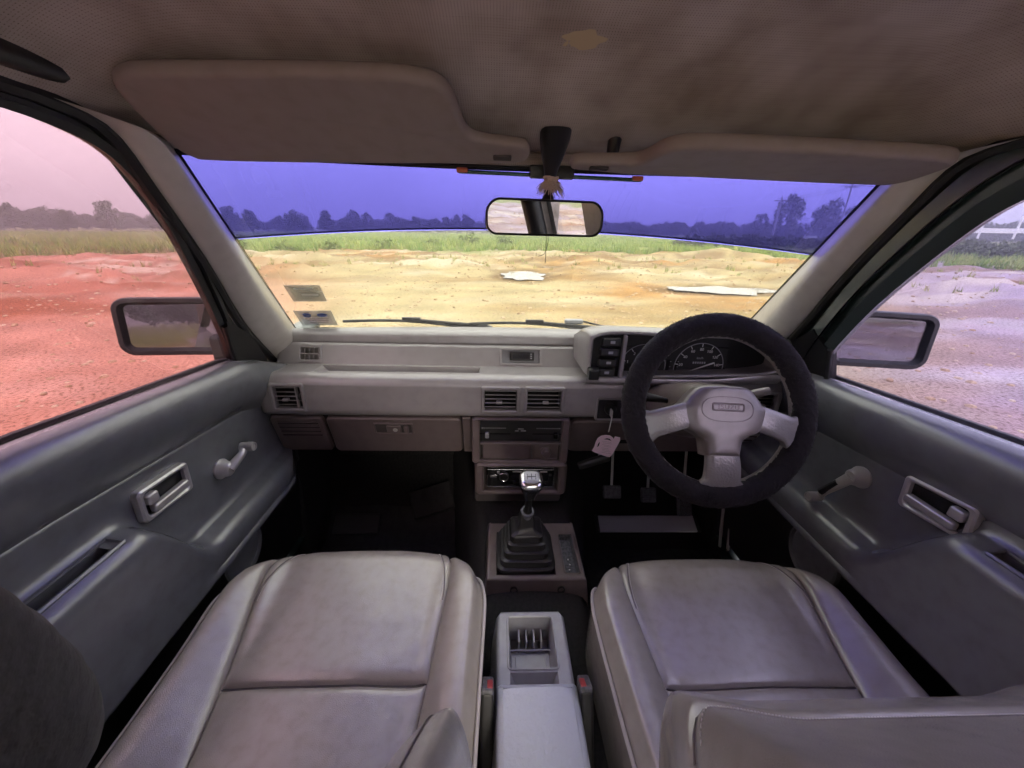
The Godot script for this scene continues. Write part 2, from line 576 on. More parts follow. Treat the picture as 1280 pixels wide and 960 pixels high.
func outside() -> void:
	rng.seed = 11
	hills.seed = 3; hills.frequency = 0.03; hills.fractal_octaves = 4
	patches.seed = 8; patches.frequency = 0.03; patches.fractal_octaves = 4
	var st := SurfaceTool.new()
	st.begin(Mesh.PRIMITIVE_TRIANGLES)
	var around := 420
	var radii := [0.0, 1.2, 2.0]
	while radii[-1] < 1500.0:
		radii.append(radii[-1] * 1.032 if radii[-1] < 60.0 else radii[-1] * 1.12)
	for i in radii.size():
		for j in around:
			var t := TAU * j / around
			var x: float = radii[i] * sin(t)
			var z: float = -radii[i] * cos(t)
			st.set_color(soil(x, z))
			st.add_vertex(Vector3(x, height(x, z), z))
	for i in radii.size() - 1:
		for j in around:
			var k := (j + 1) % around
			var a := i * around + j
			var b := i * around + k
			for q in [a, a + around, b + around, a, b + around, b]: st.add_index(q)
	st.generate_normals()
	var gm := mat("soil", 1, 1, 1, 0.95, "soil_bump", 0.21, 0.16)
	gm.albedo_texture = tex["soil"]
	gm.vertex_color_use_as_albedo = true
	gm.metallic_specular = 0.2
	var ground := part("ground", st.commit(), gm, self)
	ground.set_meta("kind", "structure")
	ground.set_meta("label", "bare sandy and red earth all round the parked car")
	# pools of rainwater
	for q in POOLS.size():
		var p = POOLS[q]
		var g := G.new()
		var rows := []
		for k in [0.0, 1.0]:
			var row := PackedVector3Array()
			for j in 40:
				var t := TAU * j / 40
				var w := 1.0 + 0.55 * hills.get_noise_2d(cos(t) * 38.0 + q * 90.0 + 31.0, sin(t) * 38.0)
				row.append(Vector3(p[0] + cos(t) * p[2] * w * k, p[0] * 0.015 - 0.012, p[1] + sin(t) * p[3] * w * k))
			rows.append(row)
		g.skin(rows, true)
		var o := part("puddle", g, M["water"], self, ["white rain puddle below the inside mirror", "long white rain puddle left of the right windscreen pillar", "smallest rain puddle behind the other two"][q])
		o.set_meta("kind", "structure")
	# loose stones
	var stone := G.new()
	stone.rbox(Vector3.ZERO, Vector3(0.06, 0.035, 0.05), 0.016, 1)
	scatter("loose_stones", stone.mesh(60.0), 14000, 2.6, 26.0, 0.12, 1.5, gm, "small clods and stones strewn over the earth", func(_a, _r): return true, Color(0.42, 0.29, 0.18), Color(0.6, 0.5, 0.36))
	# grass
	var blade := tuft()
	scatter("field_grass", blade, 32000, 29.0, 105.0, 0.5, 1.4, M["blade"], "green grass field beyond the bare earth ahead", func(a, _r): return absf(a) < 0.95, Color(0.15, 0.26, 0.045), Color(0.36, 0.40, 0.12))
	scatter("dry_grass", blade, 9000, 28.0, 75.0, 0.4, 1.0, M["blade"], "dry brown-green grass beyond the red earth on the left", func(a, _r): return a < -0.6 and a > -1.9, Color(0.20, 0.17, 0.07), Color(0.36, 0.29, 0.14))
	scatter("bank_weeds", blade, 800, 16.0, 42.0, 0.3, 0.7, M["blade"], "sparse weeds on the eroded earth banks", func(a, _r): return absf(a) < 1.2 and hills.get_noise_2d(a * 900.0, _r * 20.0) > 0.05, Color(0.22, 0.25, 0.07), Color(0.38, 0.36, 0.15))
	scatter("grey_scrub", bush(7, 260), 420, 40.0, 62.0, 0.7, 1.5, M["leaf"], "band of low grey-green scrub on the right", func(a, _r): return a > 0.42 and a < 1.7, Color(0.8, 0.85, 0.8), Color(1, 1, 1))
	# far woods: trees one can tell apart, and the mass behind them
	var protos := [tree_mesh(21, 5.8, 5.2, 1500), tree_mesh(22, 6.8, 4.4, 1300), tree_mesh(23, 4.8, 5.4, 1300), tree_mesh(24, 7.6, 4.8, 1500)]
	scatter("woodland", protos[2][0], 1100, 112.0, 165.0, 0.45, 0.78, M["leaf"], "long far-off wood closing the field", func(a, _r): return absf(a) < 2.0, Color(0.75, 0.8, 0.8), Color(1, 1, 1))
	scatter("rear_woodland", protos[0][0], 90, 90.0, 150.0, 0.8, 1.3, M["leaf"], "wood behind the car, seen only in the mirrors", func(a, _r): return absf(a) > 2.0, Color(0.75, 0.8, 0.8), Color(1, 1, 1))
	var made := {}
	for k in 64:
		var a := lerpf(-1.6, 0.46, (k + 0.5 + rng.randf_range(-0.4, 0.4)) / 64.0)
		var r := rng.randf_range(88.0, 112.0)
		var s := rng.randf_range(0.75, 1.1) * (0.62 if a < -0.62 else 0.66 if a < 0.05 else 0.5)
		var left := a < -0.62
		plant_tree(protos, made, rng.randi() % 4, r * sin(a), -r * cos(a), s, "grey-green tree in the far wood seen through the rose side window" if left else "hazy tree in the far wood seen through the violet band", "trees of the left wood" if left else "trees of the wood ahead")
	var big := [[66.0, -93.0, 1.25, 3, "broad dark tree left in the clump by the right windscreen pillar"], [74.0, -92.0, 1.35, 0, "tallest round tree in the middle of the clump by the right pillar"], [84.0, -94.0, 1.45, 0, "wide tree behind the utility pole at the right pillar"], [94.0, -92.0, 1.4, 2, "tree right of the utility pole, cut by the windscreen pillar"], [61.0, -95.0, 0.8, 1, "small tree at the left end of the clump by the right pillar"]]
	for q in big: plant_tree(protos, made, q[3], q[0], q[1], q[2], q[4], "")
	# shrubs on the near edge of the field, left part of the windscreen
	var sh := [[-15.5, -24.0, 1.0], [-13.2, -25.5, 0.8], [-17.0, -26.5, 1.2], [-11.0, -27.0, 0.7], [-8.0, -29.0, 0.9], [-2.6, -36.0, 1.2], [0.5, -38.0, 1.1], [-5.5, -34.0, 0.8]]
	var bm := bush(5, 520, 2.0)
	for q in sh.size():
		var p = sh[q]
		var t := thing("green_shrub", "", "shrub", Vector3(p[0], height(p[0], p[1]), p[1]), "shrubs at the field edge")
		t.set_meta("label", ["leafy green shrub nearest the left windscreen pillar", "low shrub right of the pillar-side shrub", "taller shrub behind the pillar-side pair", "small shrub standing alone above the pale sand", "loose shrub left of the windscreen middle, past the sand", "rounded shrub left of the inside mirror at the field", "shrub just below the inside mirror at the field", "small shrub left of the two shrubs by the mirror"][q])
		var o := part("foliage", bm, M["leaf"], t)
		o.position = Vector3.ZERO
		o.scale = Vector3.ONE * p[2]
		o.rotation.y = q * 1.3
	# utility poles with a wire
	var tops := []
	for q in [[41.0, -60.5, 6.3, "thin utility pole in front of the tree clump"], [50.5, -60.0, 8.2, "utility pole with crossarm nearest the right windscreen pillar"], [90.0, -52.0, 8.6, "far utility pole seen past the right pillar"]]:
		var x: float = q[0]; var z: float = q[1]; var y := height(x, z)
		var t := thing("utility_pole", q[3], "utility pole", Vector3(x, y, z), "utility poles")
		var g := G.new()
		g.lathe([Vector2(0.16, 0), Vector2(0.1, q[2])], 10, Transform3D(Basis.IDENTITY, Vector3(x, y, z)))
		part("post", g, M["concrete"], t)
		g = G.new()
		g.rbox(Vector3(x, y + q[2] - 0.5, z), Vector3(1.8, 0.12, 0.1), 0.01, 1, Basis(Vector3.UP, -0.3))
		part("crossarm", g, M["bark"], t)
		for s in [-0.8, 0.0, 0.8]:
			g = G.new()
			g.lathe([Vector2(0.05, 0), Vector2(0.07, 0.08), Vector2(0.03, 0.2)], 8, Transform3D(Basis.IDENTITY, Vector3(x + s, y + q[2] - 0.44 + (0.5 if s == 0.0 else 0.0), z)))
			part("insulator", g, M["white_paint"], t)
		tops.append(Vector3(x, y + q[2] - 0.25, z))
	for s in [-0.8, 0.8]:
		var g := G.new()
		for k in 2:
			var a: Vector3 = tops[k] + Vector3(s, 0, 0)
			var b: Vector3 = tops[k + 1] + Vector3(s, 0, 0)
			var pts := []
			for j in 13:
				var f := j / 12.0
				pts.append(a.lerp(b, f) + Vector3.DOWN * 4.0 * f * (1 - f) * (0.3 + k * 0.6))
			g.tube(pts, 0.02, 5)
		var w := part("power_line", g, M["rubber"], self, "near wire strung between the utility poles" if s < 0 else "far wire strung between the utility poles")
		w.set_meta("category", "power line")
	# white fence on the right
	var ft := thing("white_fence", "white rail fence above the scrub at the right edge", "fence", Vector3(60, height(60, -50), -50))
	var base := Vector3(52, 0, -52)
	for k in 14:
		var p := Vector3(55.0 + k * 2.6, 0, -53.0 + k * 1.6)
		p.y = height(p.x, p.z) + 1.5
		var g := G.new()
		g.rbox(p + Vector3(0, 0.9, 0), Vector3(0.16, 2.6, 0.16), 0.01, 1)
		part("post", g, M["white_paint"], ft)
		if k < 13:
			var q := Vector3(55.0 + (k + 1) * 2.6, 0, -53.0 + (k + 1) * 1.6)
			q.y = height(q.x, q.z) + 1.5
			g = G.new()
			var mid := (p + q) * 0.5
			g.rbox(mid + Vector3(0, 0.55, 0), Vector3(p.distance_to(q) - 0.17, 0.55, 0.08), 0.01, 1, Basis(Vector3.UP, -atan2(q.z - p.z, q.x - p.x)))
			part("rail_board", g, M["white_paint"], ft)
	# pale sheds at the far edge of the field
	for q in [[-30.0, -139.0, "low white shed at the far field edge, right one of two"], [-38.0, -141.0, "low white shed at the far field edge, left one of two"]]:
		var x: float = q[0]; var z: float = q[1]; var y := height(x, z)
		var t := thing("white_shed", q[2], "shed", Vector3(x, y, z), "sheds at the field edge")
		var g := G.new()
		g.rbox(Vector3(x, y + 0.7, z), Vector3(3.0, 1.4, 2.2), 0.02, 1)
		part("wall", g, M["white_paint"], t)
		g = G.new()
		g.prism(PackedVector2Array([Vector2(-1.7, 1.403), Vector2(1.7, 1.403), Vector2(0, 1.95)]), 2.5, Transform3D(Basis.IDENTITY, Vector3(x, y, z - 1.25)))
		part("roof", g, M["concrete"], t)
		g = G.new()
		g.rbox(Vector3(x + 0.4, y + 0.5, z + 1.1), Vector3(0.7, 1.0, 0.04), 0.005, 1)
		part("door", g, M["bark"], t)

func tuft() -> ArrayMesh:
	var g := G.new()
	for k in 7:
		var a := rng.randf() * TAU
		var b := Vector3(rng.randf_range(-0.12, 0.12), 0, rng.randf_range(-0.12, 0.12))
		var tip := b + Vector3(cos(a) * 0.16, rng.randf_range(0.18, 0.4), sin(a) * 0.16)
		var w := Vector3(-sin(a), 0, cos(a)) * 0.03
		g.tri(b - w, tip, b + w)
		for q in 3: g.col.append(Color(1, 1, 1))
	return g.mesh()

func bush(s: int, n: int, tone := 1.0) -> ArrayMesh:
	var r := RandomNumberGenerator.new()
	r.seed = s
	var g := G.new()
	for k in n:
		var d := Vector3(r.randfn(), absf(r.randfn()), r.randfn()).normalized() * pow(r.randf(), 0.4)
		var p := Vector3(d.x * 1.0, d.y * 0.85 + 0.05, d.z * 0.9) * (0.8 + 0.3 * sin(d.x * 7.0) * cos(d.z * 6.0))
		leaf(g, r, p, 0.13, tone)
	return g.mesh()

func leaf(g: G, r: RandomNumberGenerator, p: Vector3, size: float, tone := 1.0) -> void:
	var a := Vector3(r.randfn(), r.randfn(), r.randfn()).normalized()
	var b := a.cross(Vector3(r.randfn(), r.randfn(), r.randfn())).normalized()
	var s := size * r.randf_range(0.6, 1.3)
	g.tri(p - a * s, p + b * s * 0.6, p + a * s)
	g.tri(p - a * s, p + a * s, p - b * s * 0.6)
	var t := r.randf()
	var c := Color(0.050, 0.068, 0.030).lerp(Color(0.085, 0.10, 0.045), t)
	if tone > 1.0: c = Color(0.14, 0.20, 0.05).lerp(Color(0.24, 0.29, 0.09), t)
	for k in 6: g.col.append(c)

func tree_mesh(s: int, h: float, w: float, n: int) -> Array:
	var r := RandomNumberGenerator.new()
	r.seed = s
	var crown := G.new()
	var wood := G.new()
	wood.tube([Vector3.ZERO, Vector3(0.08, h * 0.25, 0.03), Vector3(-0.05, h * 0.5, 0.0), Vector3(0.06, h * 0.8, 0.05)], [0.17, 0.13, 0.09, 0.03], 7)
	var clumps := []
	for k in 13:
		var a := k * 2.4 + r.randf()
		var y := lerpf(0.28, 0.93, (k + r.randf()) / 13.0)
		var reach := w * 0.5 * sin(clampf((1.05 - y) * 1.6, 0.0, 1.0) * PI * 0.5) * r.randf_range(0.5, 1.0)
		var c := Vector3(cos(a) * reach, y * h, sin(a) * reach)
		clumps.append([c, r.randf_range(0.55, 1.0) * w * 0.24])
		wood.tube([Vector3(0, y * h * 0.7, 0), c.lerp(Vector3(0, y * h * 0.7, 0), 0.4) + Vector3(0, 0.1, 0), c], [0.06, 0.04, 0.015], 5)
	for k in n:
		var c = clumps[k % 13]
		var d: Vector3 = Vector3(r.randfn(), r.randfn() * 0.8, r.randfn()).normalized() * pow(r.randf(), 0.35) * c[1]
		leaf(crown, r, c[0] + d, 0.26)
	return [crown.mesh(), wood.mesh()]

func plant_tree(protos: Array, made: Dictionary, kind: int, x: float, z: float, s: float, label: String, group: String) -> void:
	var t: Node3D
	if made.has(kind):
		t = made[kind].duplicate()
		t.name = numbered("field_tree", self)
		add_child(t, true)
		t.remove_meta("group")
	else:
		t = thing("field_tree", label, "tree")
		part("trunk", protos[kind][1], M["bark"], t)
		part("crown", protos[kind][0], M["leaf"], t)
		made[kind] = t
	t.position = Vector3(x, height(x, z) - 0.05, z)
	t.rotation.y = rng.randf() * TAU
	t.scale = Vector3(s, s, s)
	t.set_meta("label", label)
	if group: t.set_meta("group", group)

func scatter(called: String, mesh: Mesh, n: int, r0: float, r1: float, s0: float, s1: float, m: Material, label: String, where: Callable, c0: Color, c1: Color) -> void:
	var mm := MultiMesh.new()
	mm.transform_format = MultiMesh.TRANSFORM_3D
	mm.use_colors = true
	mm.mesh = mesh
	var places := []
	while places.size() < n:
		var a := rng.randf_range(-PI, PI)
		var r := sqrt(lerpf(r0 * r0, r1 * r1, pow(rng.randf(), 1.4)))
		if where.call(a, r): places.append([a, r])
	mm.instance_count = n
	for k in n:
		var x: float = places[k][1] * sin(places[k][0])
		var z: float = -places[k][1] * cos(places[k][0])
		var s := rng.randf_range(s0, s1)
		mm.set_instance_transform(k, Transform3D(Basis(Vector3.UP, rng.randf() * TAU).scaled(Vector3.ONE * s), Vector3(x, height(x, z), z)))
		mm.set_instance_color(k, c0.lerp(c1, rng.randf()))
	var o := MultiMeshInstance3D.new()
	o.name = called
	o.multimesh = mm
	o.material_override = m
	add_child(o, true)
	o.set_meta("kind", "stuff")
	o.set_meta("label", label)
	o.set_meta("category", {"loose_stones": "stones", "woodland": "trees", "rear_woodland": "trees", "grey_scrub": "scrub"}.get(called, "grass"))

# ---------------------------------------------------------------- cab shell
func screen(s: float, t: float, out := 0.0) -> Vector3:   # windscreen: s -1..1 across, t 0..1 from the cowl to the header
	var p := Vector3(s * lerpf(0.672, 0.548, t), lerpf(1.252, 1.646, t), lerpf(-1.20, -0.722, t) + 0.05 * s * s)
	return p + Vector3(0, 0.77, -0.64) * out

func band_edge(s: float) -> float: return 0.759 - 0.080 * s * s

func pillar_x(y: float) -> float: return 0.70 - (y - 1.22) * 0.33   # how the side windows lean in

func side_point(s: float, y: float, z: float, inward := 0.0) -> Vector3:
	return Vector3(s * (pillar_x(y) - inward * 0.95), y - inward * 0.31, z)

const PILLAR_OUT := [Vector2(1.10, -1.17), Vector2(1.176, -1.085), Vector2(1.290, -0.945), Vector2(1.370, -0.862), Vector2(1.473, -0.768), Vector2(1.588, -0.648), Vector2(1.652, -0.575), Vector2(1.668, -0.50)]

func headliner_y(x: float, z: float) -> float:
	var y := 1.664 + 0.085 * smoothstep(-0.73, -0.40, z)
	var e := maxf(0.0, absf(x) - 0.36) / 0.20
	y += 0.004 * hills.get_noise_2d(x * 160.0, z * 110.0) * smoothstep(-0.68, -0.58, z)
	return lerpf(y, 1.660, clampf(e * e, 0.0, 1.0))

func cab() -> void:
	var c := thing("pickup_cab", "grey vinyl cab of an old pickup seen from between its seats", "vehicle", Vector3(0, 0.5, 0))
	cab_body = c
	# windscreen: clear below, violet sun band above
	var g := G.new()
	var rows := []
	for i in 25:
		var s := -1.0 + i / 12.0
		var row := PackedVector3Array()
		for k in 7: row.append(screen(s, band_edge(s) * k / 6.0, 0.0015))
		for k in 7: row.append(screen(s, band_edge(s) * (6 - k) / 6.0, -0.0015))
		rows.append(row)
	g.skin(rows, true, true)
	var ws := part("windscreen", g.outward(), M["screen_tint"], c)
	g = G.new()
	rows = []
	for i in 25:
		var s := -1.0 + i / 12.0
		var row := PackedVector3Array()
		var e := band_edge(s) - 0.0012
		for k in 5: row.append(screen(s, lerpf(e, 1.0, k / 4.0), -0.0025))
		for k in 5: row.append(screen(s, lerpf(1.0, e, k / 4.0), -0.0050))
		rows.append(row)
	g.skin(rows, true, true)
	part("sun_band", g.outward(), M["film_violet"], ws, "violet tinted sun band across the top of the windscreen")
	g = G.new()
	for s in [-1.0, 1.0]:
		var pts := []
		for k in 13: pts.append(screen(s * 1.008, k / 12.0, -0.004))
		g.tube(pts, 0.007, 6)
	for t in [0.0, 1.0]:
		var pts := []
		for k in 17: pts.append(screen(-1.0 + k / 8.0, t, -0.002))
		g.tube(pts, 0.007, 6)
	part("screen_seal", g, M["rubber"], c)
	# pillars
	for s in [-1.0, 1.0]:
		g = G.new().at(Transform3D(Basis.from_scale(Vector3(s, 1, 1)), Vector3.ZERO))
		rows = []
		var outer := curve(PILLAR_OUT, 24)
		for k in 25:
			var o: Vector2 = outer[k]
			var b := side_point(1.0, o.x, o.y, 0.004)
			var t := clampf((o.x - 1.19) / (1.652 - 1.19), -0.12, 1.04)
			var a := screen(1.0, t, -0.012)
			a.x -= 0.004
			var back := screen(1.0, t, -0.001)
			var mid := (a + b) * 0.5 + Vector3(-0.030, -0.004, 0.014)
			var row := PackedVector3Array()
			row.append(back)
			for p in curve([a, a.lerp(mid, 0.55) + Vector3(-0.008, 0, 0.006), mid, b.lerp(mid, 0.4) + Vector3(-0.004, 0, 0.008), b], 10): row.append(p)
			row.append(side_point(1.0, o.x, o.y, -0.022))
			rows.append(row)
		g.skin(rows)
		part("pillar_trim", g, M["pillar_trim"], c, "pale windscreen pillar trim on the passenger side" if s < 0 else "pale windscreen pillar trim on the driver side")
		# black body seal behind the pillar
		g = G.new().at(Transform3D(Basis.from_scale(Vector3(s, 1, 1)), Vector3.ZERO))
		var pts := []
		for k in 25: pts.append(side_point(1.0, outer[k].x, outer[k].y + 0.008, 0.002))
		pts.append(side_point(1.0, 1.676, -0.30)); pts.append(side_point(1.0, 1.68, 0.0)); pts.append(side_point(1.0, 1.68, 0.95))
		g.tube(pts, 0.010, 8)
		part("door_seal", g, M["rubber"], c)
		# outer body side: pillar skin, sill, quarter panel, B pillar
		g = G.new().at(Transform3D(Basis.from_scale(Vector3(s, 1, 1)), Vector3.ZERO))
		rows = []
		for k in 25:
			var o: Vector2 = outer[k]
			var t := clampf((o.x - 1.19) / (1.652 - 1.19), -0.12, 1.04)
			rows.append(PackedVector3Array([side_point(1.0, o.x, o.y, -0.024), screen(1.03, t, 0.006), screen(1.0, t, 0.004)]))
		g.skin(rows)
		rows = []
		for k in 25: rows.append(PackedVector3Array([side_point(1.0, outer[k].x, outer[k].y - 0.01, -0.018), side_point(1.0, outer[k].x, outer[k].y + (0.022 if s < 0 else 0.05), -0.018)]))
		g.skin(rows)
		g.rbox(Vector3(0.775, 0.50, -0.35), Vector3(0.10, 0.16, 1.55), 0.02, 2)
		g.rbox(Vector3(0.735, 0.86, -1.22), Vector3(0.07, 0.75, 0.32), 0.02, 2)
		part("body_side", g, M["body_paint"], c)
		g = G.new().at(Transform3D(Basis.from_scale(Vector3(s, 1, 1)), Vector3.ZERO))
		g.skin([PackedVector3Array([side_point(1, 0.5, 0.22, 0.02), side_point(1, 1.25, 0.22, 0.02), side_point(1, 1.69, 0.22, 0.02)]), PackedVector3Array([side_point(1, 0.5, 0.36, 0.03), side_point(1, 1.25, 0.36, 0.03), side_point(1, 1.69, 0.36, 0.03)]), PackedVector3Array([side_point(1, 0.5, 0.37, -0.04), side_point(1, 1.25, 0.37, -0.04), side_point(1, 1.69, 0.37, -0.04)]), PackedVector3Array([side_point(1, 0.5, 0.22, -0.04), side_point(1, 1.25, 0.22, -0.04), side_point(1, 1.69, 0.22, -0.04)])])
		part("rear_pillar", g, M["pillar_trim"], c)
		# rear side of the cab with its clear quarter window
		g = G.new().at(Transform3D(Basis.from_scale(Vector3(s, 1, 1)), Vector3.ZERO))
		g.skin([PackedVector3Array([side_point(1, 0.5, 0.355, 0.02), side_point(1, 1.26, 0.355, 0.02)]), PackedVector3Array([side_point(1, 0.5, 1.02, 0.02), side_point(1, 1.26, 1.02, 0.02)])])
		g.skin([PackedVector3Array([side_point(1, 1.64, 0.355, 0.02), side_point(1, 1.70, 0.355, 0.02)]), PackedVector3Array([side_point(1, 1.64, 1.02, 0.02), side_point(1, 1.70, 1.02, 0.02)])])
		g.skin([PackedVector3Array([side_point(1, 1.26, 0.93, 0.02), side_point(1, 1.64, 0.93, 0.02)]), PackedVector3Array([side_point(1, 1.26, 1.02, 0.02), side_point(1, 1.64, 1.02, 0.02)])])
		part("rear_side", g, M["headliner"], c)
		g = G.new().at(Transform3D(Basis.from_scale(Vector3(s, 1, 1)), Vector3.ZERO))
		for q in [[0.5, 1.26, 0.24, 1.05], [1.64, 1.69, 0.24, 1.05], [1.26, 1.64, 0.93, 1.05]]:
			g.skin([PackedVector3Array([side_point(1, q[0], q[2], -0.05), side_point(1, q[1], q[2], -0.05)]), PackedVector3Array([side_point(1, q[0], q[3], -0.05), side_point(1, q[1], q[3], -0.05)])])
		part("rear_side_skin", g, M["body_paint"], c)
		g = G.new().at(Transform3D(Basis.from_scale(Vector3(s, 1, 1)), Vector3.ZERO))
		g.tube([side_point(1, 1.20, 0.97, 0.05), side_point(1, 1.70, 0.97, 0.05)], 0.055, 10)
		part("rear_corner_post", g, M["black_plastic"], c)
		g = G.new().at(Transform3D(Basis.from_scale(Vector3(s, 1, 1)), Vector3.ZERO))
		g.skin([PackedVector3Array([side_point(1, 1.262, 0.37, 0.0), side_point(1, 1.638, 0.37, 0.0)]), PackedVector3Array([side_point(1, 1.262, 0.93, 0.0), side_point(1, 1.638, 0.93, 0.0)])])
		part("quarter_window", g, M["pane"], c)
		# kick panel ahead of the door
		g = G.new().at(Transform3D(Basis.from_scale(Vector3(s, 1, 1)), Vector3.ZERO))
		g.skin([PackedVector3Array([Vector3(0.69, 0.5, -1.36), Vector3(0.69, 1.24, -1.24)]), PackedVector3Array([Vector3(0.69, 0.5, -1.02), Vector3(0.69, 1.18, -1.06)]), PackedVector3Array([Vector3(0.745, 0.5, -0.99), Vector3(0.745, 1.16, -1.03)])])
		part("kick_panel", g, M["carpet"], c)
		for k in (0 if s < 0 else 2):
			g = G.new().at(Transform3D(Basis.from_scale(Vector3(s, 1, 1)), Vector3.ZERO))
			g.rbox(Vector3(0.690 + k * 0.016, 0.70, -1.004 + k * 0.020), Vector3(0.007, 0.26, 0.010), 0.002, 1, Basis(Vector3(1, 0, 0), -0.25))
			part("door_jamb_flange", g, M["cream_plastic"], c)
	# roof
	g = G.new()
	var roof := G.new()
	rows = []
	var rows2 := []
	for i in 33:
		var x := -0.56 + 1.12 * i / 32.0
		var row := PackedVector3Array()
		var row2 := PackedVector3Array()
		for k in 30:
			var z := -0.715 + 1.75 * k / 29.0
			var pinch := 0.555 if z > -0.55 else lerpf(0.548, 0.555, (z + 0.72) / 0.17)
			row.append(Vector3(x * pinch / 0.56, headliner_y(x, z), z))
			row2.append(Vector3(x * 1.07, headliner_y(x, z) + 0.034 - 0.02 * pow(absf(x) / 0.56, 4.0), z - 0.012))
		rows.append(row); rows2.append(row2)
	g.skin(rows); roof.skin(rows2)
	var hl := part("headliner", g, M["headliner"], c)
	part("roof_skin", roof, M["body_paint"], c)
	# front edge roll of the lining
	g = G.new()
	var pts := []
	for k in 17: pts.append(Vector3(-0.545 + 1.09 * k / 16.0, 1.656, -0.712 + 0.05 * pow(k / 8.0 - 1.0, 2.0)))
	g.tube(pts, 0.011, 8)
	part("header_roll", g, M["headliner"], c)
	# old amber stain on the lining
	g = G.new()
	rows = []
	for q in [0.0, 1.0]:
		var row := PackedVector3Array()
		for k in 28:
			var t := TAU * k / 28
			var w := 1.0 + 0.25 * sin(3.0 * t + 1.0) * cos(2.0 * t) + 0.1 * sin(7.0 * t)
			var p := Vector2(0.012 + cos(t) * 0.021 * w * q, -0.494 + sin(t) * 0.011 * w * q)
			row.append(Vector3(p.x, headliner_y(p.x, p.y) - 0.0012, p.y))
		rows.append(row)
	g.skin(rows, true)
	part("stain", g, M["amber_stain"], hl, "small amber stain on the roof lining")
	# grab handle, top left
	g = G.new()
	g.tube(curve([Vector3(-0.545, 1.700, -0.525), Vector3(-0.527, 1.690, -0.50), Vector3(-0.522, 1.688, -0.45), Vector3(-0.522, 1.69, -0.36), Vector3(-0.535, 1.70, -0.32)], 16), 0.013, 10)
	part("grab_handle", g, M["black_plastic"], c)
	# floor, toe board, firewall, tunnel
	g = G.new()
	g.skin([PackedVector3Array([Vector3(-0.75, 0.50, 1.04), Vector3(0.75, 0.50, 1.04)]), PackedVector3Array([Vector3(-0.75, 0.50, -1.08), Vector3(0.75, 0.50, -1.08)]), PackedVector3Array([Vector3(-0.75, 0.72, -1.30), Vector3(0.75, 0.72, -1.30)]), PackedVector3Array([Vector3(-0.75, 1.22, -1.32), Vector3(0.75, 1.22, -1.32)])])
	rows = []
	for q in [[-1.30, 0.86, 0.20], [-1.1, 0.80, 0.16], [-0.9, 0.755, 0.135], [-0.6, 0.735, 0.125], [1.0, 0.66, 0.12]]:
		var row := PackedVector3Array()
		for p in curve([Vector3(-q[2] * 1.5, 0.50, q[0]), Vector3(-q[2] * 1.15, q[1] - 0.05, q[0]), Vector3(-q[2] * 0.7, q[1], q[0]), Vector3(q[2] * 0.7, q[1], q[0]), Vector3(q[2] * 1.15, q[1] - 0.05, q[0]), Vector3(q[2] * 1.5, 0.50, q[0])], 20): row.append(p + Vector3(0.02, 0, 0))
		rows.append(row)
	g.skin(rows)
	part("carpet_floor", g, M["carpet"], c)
	# rear bulkhead with its window
	g = G.new()
	g.frame(rrect(1.46, 1.28, 0.05, 4, Vector2(0, 1.10)), rrect(1.14, 0.42, 0.05, 4, Vector2(0, 1.44)), 0.0, 0.04, Transform3D(Basis.IDENTITY, Vector3(0, 0, 1.0)))
	part("rear_bulkhead", g, M["headliner"], c)
	g = G.new()
	rows = []
	for q in [-0.215, 0.215]: rows.append(PackedVector3Array([Vector3(-0.585, 1.44 + q, 1.015), Vector3(0.585, 1.44 + q, 1.015)]))
	g.skin(rows)
	part("rear_window", g, M["pane"], c)
	# cowl and bonnet
	g = G.new()
	rows = []
	for q in [[-1.195, 1.243, 0.66], [-1.24, 1.215, 0.70], [-1.36, 1.175, 0.74]]:
		var row := PackedVector3Array()
		for k in 9:
			var s := k / 4.0 - 1.0
			row.append(Vector3(s * q[2], q[1] - 0.02 * s * s, q[0] + 0.05 * s * s))
		rows.append(row)
	g.skin(rows)
	part("cowl", g, M["black_plastic"], c)
	g = G.new()
	rows = []
	for q in [[-1.36, 1.165, 0.74], [-1.6, 1.125, 0.74], [-2.1, 1.03, 0.73], [-2.35, 0.95, 0.71], [-2.42, 0.88, 0.70], [-2.44, 0.5, 0.70]]:
		var row := PackedVector3Array()
		for k in 13:
			var s := k / 6.0 - 1.0
			row.append(Vector3(s * q[2], q[1] - 0.03 * s * s - 0.05 * pow(absf(s), 8.0), q[0]))
		rows.append(row)
	g.skin(rows)
	part("bonnet", g, M["body_paint"], c)

# ---------------------------------------------------------------- doors
func belt(z: float) -> float:
	var k := [Vector2(-1.20, 1.10), Vector2(-1.06, 1.165), Vector2(-0.95, 1.215), Vector2(-0.86, 1.243), Vector2(-0.45, 1.272), Vector2(0.4, 1.30)]
	for i in 5:
		if z <= k[i + 1].x: return lerpf(k[i].y, k[i + 1].y, clampf((z - k[i].x) / (k[i + 1].x - k[i].x), 0.0, 1.0))
	return 1.30

func door_node(label: String, at: Vector3) -> Node3D:
	var o := Node3D.new()
	o.name = numbered("door", cab_body)
	cab_body.add_child(o, true)
	o.position = at - cab_body.position
	o.set_meta("label", label)
	return o

